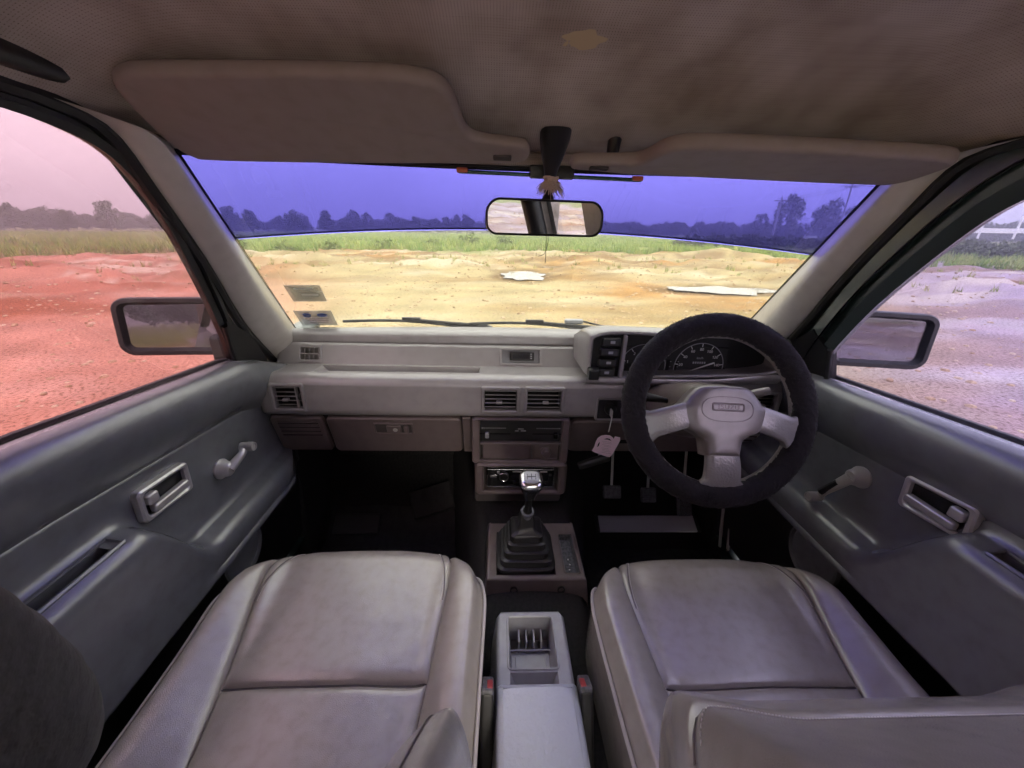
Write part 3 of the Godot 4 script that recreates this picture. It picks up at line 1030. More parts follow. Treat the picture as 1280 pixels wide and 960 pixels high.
func door(s: float) -> void:
	var L := s < 0
	var d := door_node("passenger door on the left with rose tinted window, arm pull and raised window winder" if L else "driver door on the right with lilac tinted window and lowered window winder", Vector3(s * 0.70, 0.6, -0.4))
	var X := Transform3D(Basis.from_scale(Vector3(s, 1, 1)), Vector3.ZERO)
	var dy := 0.0 if L else 0.05
	var dz := 0.0 if L else 0.07
	# inner trim
	var g := G.new().at(X)
	var rows := []
	var zs := []
	for k in 81: zs.append(-1.055 + 1.27 * k / 80.0)
	var cup0 := -0.485 + dz
	var cup1 := -0.325 + dz
	var cup := []
	for z in zs:
		var b := belt(z)
		var h := lerpf(0.935, 1.075, smoothstep(-0.625 + dz, -0.50 + dz, z)) + dy
		var out := 0.058 * smoothstep(-1.06, -0.90, z) + 0.012
		var ft := 0.018 * smoothstep(-0.95, -1.05, z) if L else 0.048 * smoothstep(-0.80, -0.93, z) * -1.0
		var row := PackedVector3Array()
		for q in [[-0.004, b + 0.002], [0.012, b + 0.010], [0.030, b + 0.006], [0.042, b - 0.006], [0.048, b - 0.022], [0.049, b - 0.040], [0.045, b - 0.062], [0.034, b - 0.088], [0.020, b - 0.108], [0.009, b - 0.119], [0.006, b - 0.124], [0.009, b - 0.129]]:
			row.append(Vector3(0.70 - q[0] - ft * (1.0 if q[0] > 0.005 else 0.0), q[1], z))
		for q in [[0.010, lerpf(b - 0.13, h + 0.03, 0.5)], [0.011, h + 0.035], [0.014, h + 0.020], [0.020, h + 0.012], [0.026, h + 0.009], [0.050, h + 0.004], [0.060, h - 0.001], [0.067, h - 0.010], [0.070, h - 0.022], [0.069, h - 0.038]]:
			row.append(Vector3(0.70 - minf(q[0], out), q[1], z))
		row.append(Vector3(0.70 - minf(0.064, out), lerpf(h - 0.045, 0.878 + dy, 0.6), z))
		row.append(Vector3(0.70 - minf(0.067, out), 0.882 + dy, z))
		row.append(Vector3(0.70 - minf(0.071, out), 0.876 + dy, z))
		row.append(Vector3(0.70 - minf(0.068, out), 0.869 + dy, z))
		row.append(Vector3(0.70 - 0.012, 0.858 + dy, z))
		if z > cup0 and z < cup1: cup.append([row[16], row[17]])
		rows.append(row)
	for i in rows.size() - 1:
		var z: float = (zs[i] + zs[i + 1]) * 0.5
		for j in rows[i].size() - 1:
			if j == 16 and z > cup0 + 0.01 and z < cup1 - 0.01: continue
			g.quad(rows[i][j], rows[i + 1][j], rows[i + 1][j + 1], rows[i][j + 1])
	part("door_trim", g, M["door_vinyl"], d, "", 50.0)
	# arm pull recess
	g = G.new().at(X)
	var inner := []
	for q in cup:
		var a: Vector3 = q[0]; var b: Vector3 = q[1]
		inner.append(PackedVector3Array([a, a + Vector3(0.002, -0.055, 0), b + Vector3(0.002, -0.055, 0), b]))
	g.skin(inner)
	g.fan(inner[0], false); g.fan(inner[-1], true)
	part("pull_recess", g, M["door_vinyl"], d)
	# raised lip of the arm pull
	g = G.new().at(X)
	var lip := []
	for q in cup: lip.append(q[1] + Vector3(-0.001, 0.001, 0))
	var back := []
	for q in cup: back.append(q[0] + Vector3(0.0, 0.001, 0))
	back.reverse()
	g.tube(lip + back + [lip[0]], 0.0035, 6)
	part("pull_lip", g, M["door_vinyl"], d)
	# lower door with speaker
	g = G.new().at(X)
	g.skin([PackedVector3Array([Vector3(0.69, 0.862 + dy, -1.05), Vector3(0.705, 0.60, -1.05)]), PackedVector3Array([Vector3(0.69, 0.862 + dy, 0.21), Vector3(0.705, 0.60, 0.21)])])
	part("lower_panel", g, M["black_plastic"], d)
	g = G.new().at(X)
	var sx := Transform3D(Basis(Vector3(0, 0, 1), PI / 2), Vector3(0.694, 0.80 + dy, -0.74 + dz))
	g.lathe([Vector2(0.072, 0.0), Vector2(0.072, 0.012), Vector2(0.066, 0.014), Vector2(0.064, 0.006), Vector2(0.0, 0.006)], 32, sx)
	part("speaker_ring", g, M["door_vinyl"], d)
	# outer skin
	g = G.new().at(X)
	rows = []
	for z in [-1.08, -0.6, -0.1, 0.22]:
		rows.append(PackedVector3Array([Vector3(0.716, belt(z) + 0.002, z), Vector3(0.75, belt(z) - 0.02, z), Vector3(0.785, belt(z) - 0.18, z), Vector3(0.80, 0.95, z), Vector3(0.785, 0.60, z), Vector3(0.70, 0.58, z)]))
	g.skin(rows)
	part("outer_skin", g, M["body_paint"], d)
	# window: pane, sash, weatherstrip, mirror triangle
	var open := []
	if L: open = [Vector2(1.240, -0.882), Vector2(1.335, -0.822), Vector2(1.430, -0.757), Vector2(1.553, -0.662), Vector2(1.615, -0.590), Vector2(1.640, -0.520), Vector2(1.650, -0.40), Vector2(1.655, -0.1), Vector2(1.655, 0.20)]
	else: open = [Vector2(1.238, -0.838), Vector2(1.318, -0.784), Vector2(1.441, -0.682), Vector2(1.553, -0.566), Vector2(1.600, -0.501), Vector2(1.628, -0.43), Vector2(1.640, -0.32), Vector2(1.645, -0.1), Vector2(1.645, 0.20)]
	var edge := curve(open, 40)
	g = G.new().at(X)
	var loop := PackedVector2Array()
	for p in edge: loop.append(p + Vector2(0.004, -0.004))
	for k in 12:
		var z := lerpf(0.20, -0.882 if L else -0.838, k / 11.0)
		loop.append(Vector2(belt(z) - 0.01, z))
	var tri := Geometry2D.triangulate_polygon(loop)
	for i in range(0, tri.size(), 3):
		for q in [0.0018, -0.0018]:
			var n := 1.0 if q < 0 else -1.0
			var a := side_point(1, loop[tri[i]].x, loop[tri[i]].y, q)
			var b := side_point(1, loop[tri[i + 1]].x, loop[tri[i + 1]].y, q)
			var cc := side_point(1, loop[tri[i + 2]].x, loop[tri[i + 2]].y, q)
			g._face(a, b, cc, Vector3(n, 0, 0))
	for k in loop.size():
		var p := loop[k]; var q := loop[(k + 1) % loop.size()]
		g.quad(side_point(1, p.x, p.y, 0.0018), side_point(1, q.x, q.y, 0.0018), side_point(1, q.x, q.y, -0.0018), side_point(1, p.x, p.y, -0.0018))
	fix_rim(g, loop)
	part("window_glass", g, M["film_rose"] if L else M["film_lilac"], d, "rose tinted side window" if L else "lilac tinted side window")
	var wide := 0.030 if L else 0.066
	g = G.new().at(X)
	rows = []
	var line := G.new().at(X)
	var lp := []
	for k in edge.size():
		var p: Vector2 = edge[k]
		var t: Vector2 = (edge[mini(k + 1, edge.size() - 1)] - edge[maxi(k - 1, 0)]).normalized()
		var n := Vector2(-t.y, t.x)
		if n.y > 0 and k < 20: n = -n
		if n.x < 0 and k >= 20: n = -n
		var w := wide * lerpf(1.0, 0.6, smoothstep(20, 34, k))
		var o := p + n * w
		var m1 := p + n * w * 0.35
		var m2 := p + n * w * 0.62
		var row := PackedVector3Array([side_point(1, p.x, p.y, -0.010), side_point(1, p.x, p.y, 0.004), side_point(1, m1.x, m1.y, 0.007), side_point(1, m1.x, m1.y, 0.0), side_point(1, m2.x, m2.y, 0.0), side_point(1, m2.x, m2.y, 0.009), side_point(1, o.x, o.y, 0.006), side_point(1, o.x, o.y, -0.012), side_point(1, p.x, p.y, -0.010)])
		rows.append(row)
		lp.append(side_point(1, m2.x, m2.y, 0.0105))
	g.skin(rows)
	part("window_sash", g, M["rubber"] if L else M["body_paint"], d, "", 30.0)
	if not L:
		line.tube(lp, 0.0018, 6)
		part("sash_bead", line, M["black_gloss"], d)
	g = G.new().at(X)
	var strip := []
	for k in 30:
		var z := lerpf(-1.0 if L else -0.99, 0.21, k / 29.0)
		strip.append(Vector3(0.704, belt(z) + 0.008, z))
	g.tube(strip, 0.007, 8)
	part("weatherstrip", g, M["rubber"], d)
	g = G.new().at(X)
	var f: Vector2 = open[0]
	var sail := PackedVector2Array([Vector2(1.150, -1.07), Vector2(f.x + 0.004, f.y + 0.004), Vector2(open[1].x + 0.02, open[1].y - 0.004), Vector2(1.30, -0.925)])
	if not L: sail = PackedVector2Array([Vector2(1.150, -1.07), Vector2(f.x - 0.004, f.y + 0.05), Vector2(1.325, -0.79), Vector2(1.36, -0.83), Vector2(1.30, -0.925)])
	var fr := PackedVector3Array()
	var bk := PackedVector3Array()
	for p in sail:
		fr.append(side_point(1, p.x, p.y, 0.010)); bk.append(side_point(1, p.x, p.y, -0.014))
	g.skin([bk, fr], true)
	g.fan(fr, false); g.fan(bk, true)
	part("mirror_triangle", g, M["black_plastic"], d)
	# vertical divider post at the window's front corner
	g = G.new().at(X)
	g.tube([side_point(1, belt(f.y) - 0.005, f.y + (0.0 if L else 0.05), 0.012), side_point(1, open[1].x + 0.01, open[1].y + (0.0 if L else 0.004), 0.010)], 0.006, 8)
	part("window_channel", g, M["rubber"], d)
	# pull handle in its bezel
	var hc := Vector3(0.688, 1.081, -0.607) if L else Vector3(0.688, 1.131, -0.504)
	var hx := Transform3D(Basis(Vector3(0, 0, 1), Vector3(0, 1, 0), Vector3(-1, 0, 0)), hc)
	hx.basis = hx.basis.rotated(Vector3(1, 0, 0), -0.06 if L else -0.10)
	var hb := G.new().at(X)
	hb.frame(rrect(0.112, 0.062, 0.009), rrect(0.090, 0.044, 0.006), -0.004, 0.012, hx, 0.003)
	part("inside_handle", hb, M["handle_metal"], d)
	g = G.new().at(X)
	g.prism(rrect(0.094, 0.048, 0.006), 0.002, hx, 0.0005)
	part("handle_recess", g, M["black_plastic"], d)
	g = G.new().at(X)
	g.rbox(hx * Vector3(-0.004, -0.011, 0.010), Vector3(0.014, 0.015, 0.080), 0.004, 2)
	part("pull_lever", g, M["handle_metal"], d)
	g = G.new().at(X)
	g.rbox(hx * Vector3(0.032, 0.008, 0.009), Vector3(0.014, 0.020, 0.022), 0.004, 2)
	part("lock_button", g, M["handle_metal"], d)
	# window winder
	var hub := Vector3(0.692, 1.030, -0.752) if L else Vector3(0.692, 1.092, -0.642)
	var kn := Vector3(0.655, 1.058, -0.803) if L else Vector3(0.650, 1.010, -0.684)
	var side := Basis(Vector3(0, 0, 1), PI / 2)
	g = G.new().at(X)
	g.lathe([Vector2(0.022, 0.0), Vector2(0.023, 0.006), Vector2(0.019, 0.012), Vector2(0.016, 0.024), Vector2(0.012, 0.028)], 24, Transform3D(side, hub))
	g.tube(curve([hub + Vector3(-0.022, 0, 0), hub.lerp(kn, 0.35) + Vector3(-0.016, 0, 0), hub.lerp(kn, 0.75) + Vector3(-0.006, 0, 0), kn + Vector3(0.012, 0, 0)], 12), [0.012, 0.0115, 0.011, 0.0105, 0.010, 0.0095, 0.009, 0.0085, 0.008, 0.008, 0.008, 0.008, 0.007], 10)
	part("window_winder", g, M["handle_metal"] if L else M["cream_plastic"], d)
	g = G.new().at(X)
	g.lathe([Vector2(0.009, -0.014), Vector2(0.0105, -0.009), Vector2(0.011, 0.012), Vector2(0.010, 0.017), Vector2(0.0075, 0.017), Vector2(0.007, 0.0155)], 20, Transform3D(side, kn))
	part("winder_knob", g, M["cream_plastic"] if not L else M["handle_metal"], d)
	if not L:
		g = G.new().at(X)
		g.tube([hub.lerp(kn, 0.30) + Vector3(-0.0205, 0.002, 0), hub.lerp(kn, 0.78) + Vector3(-0.0105, 0.002, 0)], 0.0075, 8)
		part("winder_inlay", g, M["black_plastic"], d)

# the rim quads of a pane are turned so that the closed slab has one outside
func fix_rim(g: G, loop: PackedVector2Array) -> void:
	var n := loop.size() * 6
	var c := Vector3.ZERO
	for p in g.v: c += p
	c /= g.v.size()
	for t in range(g.v.size() - n, g.v.size(), 3):
		var nor := (g.v[t + 2] - g.v[t]).cross(g.v[t + 1] - g.v[t])
		if nor.dot(g.v[t] - c) < 0.0:
			var b := g.v[t + 1]
			g.v[t + 1] = g.v[t + 2]
			g.v[t + 2] = b

# ---------------------------------------------------------------- dashboard
# a surface of constant profile (points z, y) along x with rectangular holes [x0, x1, first row, last row]
func holed(g: G, prof: Array, xs: Array, holes: Array, ends := 0.0) -> void:
	for i in xs.size() - 1:
		for j in prof.size() - 1:
			var skip := false
			var mx: float = (xs[i] + xs[i + 1]) * 0.5
			for h in holes:
				if mx > h[0] and mx < h[1] and j >= h[2] and j < h[3]: skip = true
			if skip: continue
			var a: Vector2 = prof[j]; var b: Vector2 = prof[j + 1]
			g.quad(Vector3(xs[i], a.y, a.x), Vector3(xs[i + 1], a.y, a.x), Vector3(xs[i + 1], b.y, b.x), Vector3(xs[i], b.y, b.x))

func breaks(x0: float, x1: float, n: int, holes: Array) -> Array:
	var xs := []
	for k in n + 1: xs.append(lerpf(x0, x1, float(k) / n))
	for h in holes:
		for q in 2:
			if not xs.has(h[q]): xs.append(h[q])
	xs.sort()
	return xs

# open box: mouth corners a (top left), b (bottom right) at z, going back by depth
func duct(g: G, x0: float, x1: float, y0: float, y1: float, z: float, depth: float, shrink := 0.0) -> void:
	var a := PackedVector3Array([Vector3(x0, y0, z), Vector3(x1, y0, z), Vector3(x1, y1, z), Vector3(x0, y1, z)])
	var b := PackedVector3Array([Vector3(x0 + shrink, y0 + shrink, z - depth), Vector3(x1 - shrink, y0 + shrink, z - depth), Vector3(x1 - shrink, y1 - shrink, z - depth), Vector3(x0 + shrink, y1 - shrink, z - depth)])
	g.skin([b, a], true)
	g.quad(b[0], b[1], b[2], b[3])

func air_vent(dash: Node3D, x0: float, x1: float, y0: float, y1: float, z: float, tab: float, wheel_right: bool, label: String) -> void:
	var c := Vector3((x0 + x1) * 0.5, (y0 + y1) * 0.5, z)
	var w := x1 - x0
	var h := y1 - y0
	var at := Transform3D(Basis.IDENTITY, c)
	var g := G.new()
	g.frame(rrect(w + 0.004, h + 0.004, 0.005), rrect(w - 0.013, h - 0.013, 0.003), -0.012, 0.006, at, 0.002)
	var v := part("air_vent", g, M["dash"], dash, label)
	g = G.new()
	duct(g, x0 + 0.006, x1 - 0.006, y0 + 0.006, y1 - 0.006, z - 0.004, 0.05)
	part("air_duct", g, M["black_plastic"], v)
	var sx0 := x0 + 0.008
	var sx1 := x1 - 0.008
	if wheel_right:
		sx1 -= 0.014
		g = G.new()
		g.rbox(Vector3(sx1 + 0.002, c.y, z - 0.003), Vector3(0.003, h - 0.014, 0.012), 0.001, 1)
		part("vent_divider", g, M["dash"], v)
		g = G.new()
		g.lathe([Vector2(0.012, -0.003), Vector2(0.013, 0), Vector2(0.012, 0.003)], 20, Transform3D(Basis(Vector3(0, 0, 1), PI / 2), Vector3(sx1 + 0.008, c.y, z - 0.010)))
		part("vent_thumbwheel", g, M["black_plastic"], v)
	var first: Mesh
	for k in 5:
		var y := lerpf(y1 - 0.014, y0 + 0.013, k / 4.0)
		if first == null:
			g = G.new()
			g.rbox(Vector3.ZERO, Vector3(sx1 - sx0, 0.0024, 0.014), 0.001, 1, Basis(Vector3(1, 0, 0), -0.42))
			first = g.mesh()
		var o := part("slat", first, M["dash"], v)
		o.position += Vector3((sx0 + sx1) * 0.5, y, z - 0.008)
	g = G.new()
	g.rbox(Vector3(tab, c.y - 0.006, z + 0.002), Vector3(0.016, 0.007, 0.012), 0.002, 1)
	part("vent_tab", g, M["dash"], v)

func dashboard() -> void:
	var d := thing("dashboard", "wide grey vinyl dashboard with air vents, glovebox, gauges and heater panel", "dashboard", Vector3(0, 0.8, -1.05))
	# upper shell: ledge, rounded nose and face
	var prof := [Vector2(-1.072, 1.238), Vector2(-1.066, 1.236), Vector2(-1.0605, 1.2305), Vector2(-1.0425, 1.1885), Vector2(-1.040, 1.1835), Vector2(-1.030, 1.1828), Vector2(-0.974, 1.1870)]
	prof += [Vector2(-0.962, 1.1885), Vector2(-0.952, 1.1875), Vector2(-0.944, 1.1840), Vector2(-0.938, 1.1785), Vector2(-0.934, 1.1720), Vector2(-0.9312, 1.1655), Vector2(-0.930, 1.160), Vector2(-0.930, 1.096), Vector2(-0.931, 1.086), Vector2(-0.935, 1.078), Vector2(-0.942, 1.073), Vector2(-0.960, 1.072)]
	var holes := [[-0.645, -0.573, 13, 14], [-0.102, -0.014, 13, 14], [0.011, 0.104, 13, 14], [0.619, 0.692, 13, 14], [-0.060, 0.058, 2, 3], [-0.624, -0.566, 2, 3], [-0.556, -0.116, 5, 6]]
	var g := G.new()
	holed(g, prof, breaks(-0.672, 0.705, 40, holes), holes)
	# rounded left and right returns
	for q in [[-0.672, -0.694], [0.705, 0.715]]:
		var rows := []
		for k in 5:
			var f := k / 4.0
			var row := PackedVector3Array()
			for p in prof: row.append(Vector3(lerpf(q[0], q[1], sin(f * PI / 2)), p.y, p.x - 0.022 * (1 - cos(f * PI / 2))))
			rows.append(row)
		if q[0] > 0: g.skin(rows)
		else:
			rows.reverse(); g.skin(rows)
	part("dash_shell", g, M["dash"], d, "", 50.0)
	# padded top below the screen
	g = G.new()
	var rows := []
	for k in 33:
		var x := lerpf(-0.668, 0.690, k / 32.0)
		var s := x / 0.68
		var row := PackedVector3Array()
		for p in [Vector2(-1.215, 1.235), Vector2(-1.205, 1.256), Vector2(-1.17, 1.266), Vector2(-1.10, 1.2725), Vector2(-1.082, 1.271), Vector2(-1.073, 1.266), Vector2(-1.069, 1.258), Vector2(-1.068, 1.243), Vector2(-1.072, 1.238), Vector2(-1.085, 1.236)]:
			row.append(Vector3(x, p.y - 0.004 * s * s, p.x + (0.05 * s * s if p.x < -1.15 else 0.0)))
		rows.append(row)
	g.skin(rows)
	part("top_pad", g, M["dash"], d)
	# long shallow tray in the ledge
	g = G.new()
	var t0 := [Vector3(-0.556, 1.1828, -1.030), Vector3(-0.116, 1.1828, -1.030), Vector3(-0.116, 1.1870, -0.974), Vector3(-0.556, 1.1870, -0.974)]
	var t1 := [Vector3(-0.534, 1.162, -1.026), Vector3(-0.124, 1.162, -1.026), Vector3(-0.124, 1.166, -0.984), Vector3(-0.534, 1.166, -0.984)]
	g.skin([PackedVector3Array(t1), PackedVector3Array(t0)], true)
	g.quad(t1[0], t1[1], t1[2], t1[3])
	part("ledge_tray", g, M["dash"], d)
	# screen demister and clock sit in the steep riser behind the ledge
	var ey := Vector3(0, 0.042, -0.018).normalized()
	var riser := Basis(Vector3.RIGHT, ey, Vector3.RIGHT.cross(ey))
	var F := Transform3D(riser, Vector3(-0.595, 1.2095, -1.0515))
	g = G.new()
	g.frame(rrect(0.064, 0.050, 0.004), rrect(0.052, 0.034, 0.003), -0.004, 0.003, F, 0.001)
	var dm := part("demister_rim", g, M["dash"], d)
	g = G.new().at(F)
	duct(g, -0.028, 0.028, -0.020, 0.020, 0.0, 0.040)
	part("demister_duct", g, M["dash"], dm)
	for k in 4:
		g = G.new().at(F)
		g.rbox(Vector3(-0.0185 + k * 0.0125, 0, -0.009), Vector3(0.0024, 0.040, 0.009), 0.0008, 1, Basis(Vector3.UP, 0.3))
		part("fin", g, M["dash"], dm)
	g = G.new().at(F)
	g.rbox(Vector3(0, 0, -0.006), Vector3(0.054, 0.003, 0.012), 0.001, 1)
	part("fin", g, M["dash"], dm)
	var K := Transform3D(riser, Vector3(-0.001, 1.2095, -1.0515))
	g = G.new()
	g.frame(rrect(0.122, 0.050, 0.004), rrect(0.108, 0.038, 0.003), -0.004, 0.003, K, 0.001)
	var ck := part("clock_rim", g, M["dash"], d)
	g = G.new().at(K)
	duct(g, -0.056, 0.056, -0.021, 0.021, 0.0, 0.016)
	part("clock_pocket", g, M["console"], ck)
	g = G.new().at(K)
	g.rbox(Vector3(0.004, 0.002, -0.010), Vector3(0.070, 0.024, 0.016), 0.002, 1)
	part("clock_housing", g, M["black_plastic"], ck)
	g = G.new().at(K)
	g.rbox(Vector3(0.000, 0.001, -0.0018), Vector3(0.046, 0.012, 0.002), 0.001, 1)
	part("clock_screen", g, M["screen_dark"], ck)
	for k in 3:
		g = G.new().at(K)
		g.rbox(Vector3(0.030, 0.008 - k * 0.006, -0.0016), Vector3(0.005, 0.0034, 0.003), 0.001, 1)
		part("clock_button", g, M["grey_print"], ck)
	# vents
	air_vent(d, -0.651, -0.568, 1.091, 1.166, -0.930, -0.616, true, "face vent at the passenger end")
	air_vent(d, -0.108, -0.009, 1.091, 1.164, -0.930, -0.062, false, "left centre face vent")
	air_vent(d, 0.006, 0.110, 1.091, 1.165, -0.930, 0.062, false, "right centre face vent")
	air_vent(d, 0.612, 0.698, 1.093, 1.163, -0.930, 0.655, false, "face vent behind the steering wheel at the driver end")
	# lower panels
	g = G.new()
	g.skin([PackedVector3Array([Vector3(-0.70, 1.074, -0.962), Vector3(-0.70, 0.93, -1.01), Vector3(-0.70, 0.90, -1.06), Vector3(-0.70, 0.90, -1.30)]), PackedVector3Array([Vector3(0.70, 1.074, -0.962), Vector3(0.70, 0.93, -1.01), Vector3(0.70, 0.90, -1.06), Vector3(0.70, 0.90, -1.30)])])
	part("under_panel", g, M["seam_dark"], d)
	var tilt := Basis(Vector3(1, 0, 0), 0.30)
	var lowx := func(x: float, y: float, z := 0.0) -> Transform3D: return Transform3D(tilt, Vector3(x, 0, 0) + Vector3(0, 1.07, -0.956) + tilt * Vector3(0, y - 1.07, z))
	g = G.new()
	g.prism(rrect(0.365, 0.135, 0.014, 5), 0.016, lowx.call(-0.3495, 1.000), 0.004)
	var gb := part("glovebox_lid", g, M["dash_low"], d)
	g = G.new()
	g.frame(rrect(0.108, 0.042, 0.004), rrect(0.098, 0.033, 0.003), 0.0, 0.004, lowx.call(-0.353, 1.031, 0.0155), 0.0015)
	var lt := part("latch_bezel", g, M["dash_low"], gb)
	g = G.new()
	g.prism(rrect(0.099, 0.034, 0.003), 0.0016, lowx.call(-0.353, 1.031, 0.0155), 0.0004)
	part("latch_recess", g, M["seam_dark"], gb)
	g = G.new()
	g.prism(rrect(0.040, 0.024, 0.003), 0.005, lowx.call(-0.352, 1.031, 0.0165), 0.0015)
	part("latch_lever", g, M["dash_low"], gb)
	g = G.new()
	g.lathe([Vector2(0.0065, 0), Vector2(0.0065, 0.0065), Vector2(0.005, 0.007), Vector2(0.0, 0.006)], 18, lowx.call(-0.348, 1.030, 0.0165) * Transform3D(Basis(Vector3(1, 0, 0), PI / 2), Vector3.ZERO))
	part("latch_lock", g, M["handle_metal"], gb)
	g = G.new()
	g.rbox(Vector3.ZERO, Vector3(0.012, 0.024, 0.010), 0.003, 2)
	var gr := part("latch_grip", g, M["dash_low"], gb)
	gr.transform = lowx.call(-0.318, 1.031, 0.019)
	g = G.new()
	g.prism(rrect(0.142, 0.135, 0.014, 5), 0.014, lowx.call(-0.612, 1.000), 0.004)
	var sl := part("speaker_panel", g, M["dash_low"], d)
	for k in 8:
		g = G.new()
		g.rbox(Vector3.ZERO, Vector3(0.108, 0.0032, 0.006), 0.0012, 1)
		var b := part("slat", g, M["seam_dark"] if k % 2 else M["dash_low"], sl)
		b.transform = lowx.call(-0.610, 1.052 - k * 0.0075, 0.0135)
	g = G.new()
	g.prism(rrect(0.026, 0.14, 0.004), 0.014, lowx.call(-0.151, 1.000), 0.003)
	part("filler_strip", g, M["dash_low"], d)
	# driver's side lower panel, dark, with the drooping speaker wing
	g = G.new()
	g.prism(rrect(0.56, 0.125, 0.02, 4), 0.016, lowx.call(0.420, 1.000), 0.004)
	var kn := part("knee_panel", g, M["dash_low"], d)
	g = G.new()
	g.prism(rrect(0.10, 0.014, 0.003), 0.002, lowx.call(0.300, 0.985, 0.017), 0.0005)
	part("bonnet_pull_slot", g, M["hole"], kn)
	g = G.new()
	g.prism(PackedVector2Array([Vector2(-0.075, -0.062), Vector2(0.02, -0.066), Vector2(0.06, -0.045), Vector2(0.092, 0.0), Vector2(0.085, 0.055), Vector2(-0.075, 0.055)]), 0.018, lowx.call(0.625, 0.995, 0.006), 0.004)
	var wing := part("speaker_wing", g, M["dash"], d)
	for k in 6:
		g = G.new()
		g.rbox(Vector3.ZERO, Vector3(0.135 - 0.004 * k, 0.003, 0.005), 0.001, 1)
		var b := part("slat", g, M["seam_dark"] if k % 2 else M["dash"], wing)
		b.transform = lowx.call(0.628 - 0.002 * k, 1.040 - k * 0.0075, 0.0245)
	# centre stack
	g = G.new()
	g.frame(rrect(0.270, 0.142, 0.010, 4, Vector2(0, 0.0)), rrect(0.226, 0.126, 0.004, 4, Vector2(0, 0.002)), -0.05, 0.012, Transform3D(Basis.IDENTITY, Vector3(-0.001, 1.003, -0.936)), 0.004)
	g.rbox(Vector3(-0.001, 0.9945, -0.934), Vector3(0.226, 0.007, 0.014), 0.002, 1)
	g.rbox(Vector3(0.034, 0.966, -0.936), Vector3(0.004, 0.05, 0.012), 0.001, 1)
	var stack := part("centre_stack", g, M["dash_low"], d)
	g = G.new()
	g.rbox(Vector3(-0.001, 0.92, -1.07), Vector3(0.262, 0.29, 0.24), 0.01, 1)
	part("stack_body", g, M["seam_dark"], stack)
	g = G.new()
	g.prism(rrect(0.222, 0.064, 0.003), 0.006, Transform3D(Basis.IDENTITY, Vector3(-0.001, 1.031, -0.942)), 0.001)
	var hp := part("heater_panel", g, M["black_plastic"], d)
	for q in [[-0.072, 0.038], [0.074, 0.038]]:
		for k in 12:
			g = G.new()
			var x: float = q[0] - 0.030 + k * 0.0052
			g.rbox(Vector3(x, 1.040, -0.9355), Vector3(0.0026, 0.0022, 0.001), 0.0003, 1)
			part("scale_mark", g, M["grey_print"], hp)
		g = G.new()
		g.rbox(Vector3(q[0], 1.022, -0.9362), Vector3(0.085, 0.004, 0.001), 0.0004, 1)
		part("slider_slot", g, M["hole"], hp)
	for q in [[-0.001, 1.038, 0.016], [-0.012, 1.032, 0.010], [0.006, 1.032, 0.014], [-0.107, 1.040, 0.005], [0.107, 1.040, 0.006]]:
		g = G.new()
		g.rbox(Vector3(q[0], q[1], -0.9355), Vector3(q[2], 0.0026, 0.001), 0.0004, 1)
		part("print_line", g, M["grey_print"], hp)
	for q in [[-0.094, "console"], [0.096, "black_gloss"]]:
		g = G.new()
		g.rbox(Vector3(q[0], 1.021, -0.930), Vector3(0.011, 0.016, 0.012), 0.003, 2)
		part("slider_knob", g, M[q[1]], hp)
	g = G.new()
	g.prism(rrect(0.138, 0.050, 0.004), 0.010, Transform3D(Basis.IDENTITY, Vector3(-0.038, 0.966, -0.942)), 0.003)
	part("ashtray_door", g, M["dash_low"], d)
	g = G.new()
	g.prism(rrect(0.072, 0.050, 0.004), 0.007, Transform3D(Basis.IDENTITY, Vector3(0.072, 0.966, -0.942)), 0.002)
	var lg := part("lighter_panel", g, M["dash_low"], d)
	g = G.new()
	g.lathe([Vector2(0.017, 0), Vector2(0.017, 0.004), Vector2(0.013, 0.006), Vector2(0.012, 0.016), Vector2(0.010, 0.019), Vector2(0.0, 0.018)], 24, Transform3D(Basis(Vector3(1, 0, 0), PI / 2), Vector3(0.072, 0.967, -0.936)))
	part("lighter_knob", g, M["dash_low"], lg)
	g = G.new()
	g.frame(rrect(0.262, 0.106, 0.014, 5), rrect(0.214, 0.080, 0.004, 5), -0.09, 0.022, Transform3D(Basis.IDENTITY, Vector3(0.004, 0.884, -0.936)), 0.005)
	part("stereo_surround", g, M["dash_low"], d)
	# ignition
	g = G.new()
	g.frame(rrect(0.088, 0.066, 0.005), rrect(0.078, 0.056, 0.004), -0.002, 0.006, Transform3D(Basis.IDENTITY, Vector3(0.243, 1.105, -0.930)), 0.002)
	var ig := part("ignition_bezel", g, M["dash"], d)
	g = G.new()
	g.prism(rrect(0.080, 0.058, 0.004), 0.002, Transform3D(Basis.IDENTITY, Vector3(0.243, 1.105, -0.930)), 0.0005)
	part("ignition_plate", g, M["black_plastic"], ig)
	g = G.new()
	g.lathe([Vector2(0.016, 0), Vector2(0.016, 0.010), Vector2(0.014, 0.014), Vector2(0.0, 0.013)], 24, Transform3D(Basis(Vector3(1, 0, 0), PI / 2), Vector3(0.237, 1.108, -0.929)))
	part("ignition_lock", g, M["boot_rubber"], ig)
	cluster(d)
	# parking brake pull below the dash
	var pb := thing("parking_brake", "dark pull handle of the parking brake under the dash", "handbrake", Vector3(0.23, 0.93, -0.95))
	g = G.new()
	g.rbox(Vector3(0.215, 0.931, -0.94), Vector3(0.095, 0.022, 0.022), 0.008, 2, Basis(Vector3(0, 0, 1), 0.36))
	part("handle", g, M["boot_rubber"], pb)
	g = G.new()
	g.tube([Vector3(0.235, 0.940, -0.945), Vector3(0.25, 0.955, -1.02), Vector3(0.26, 0.965, -1.10)], 0.007, 8)
	part("rod", g, M["handle_metal"], pb)

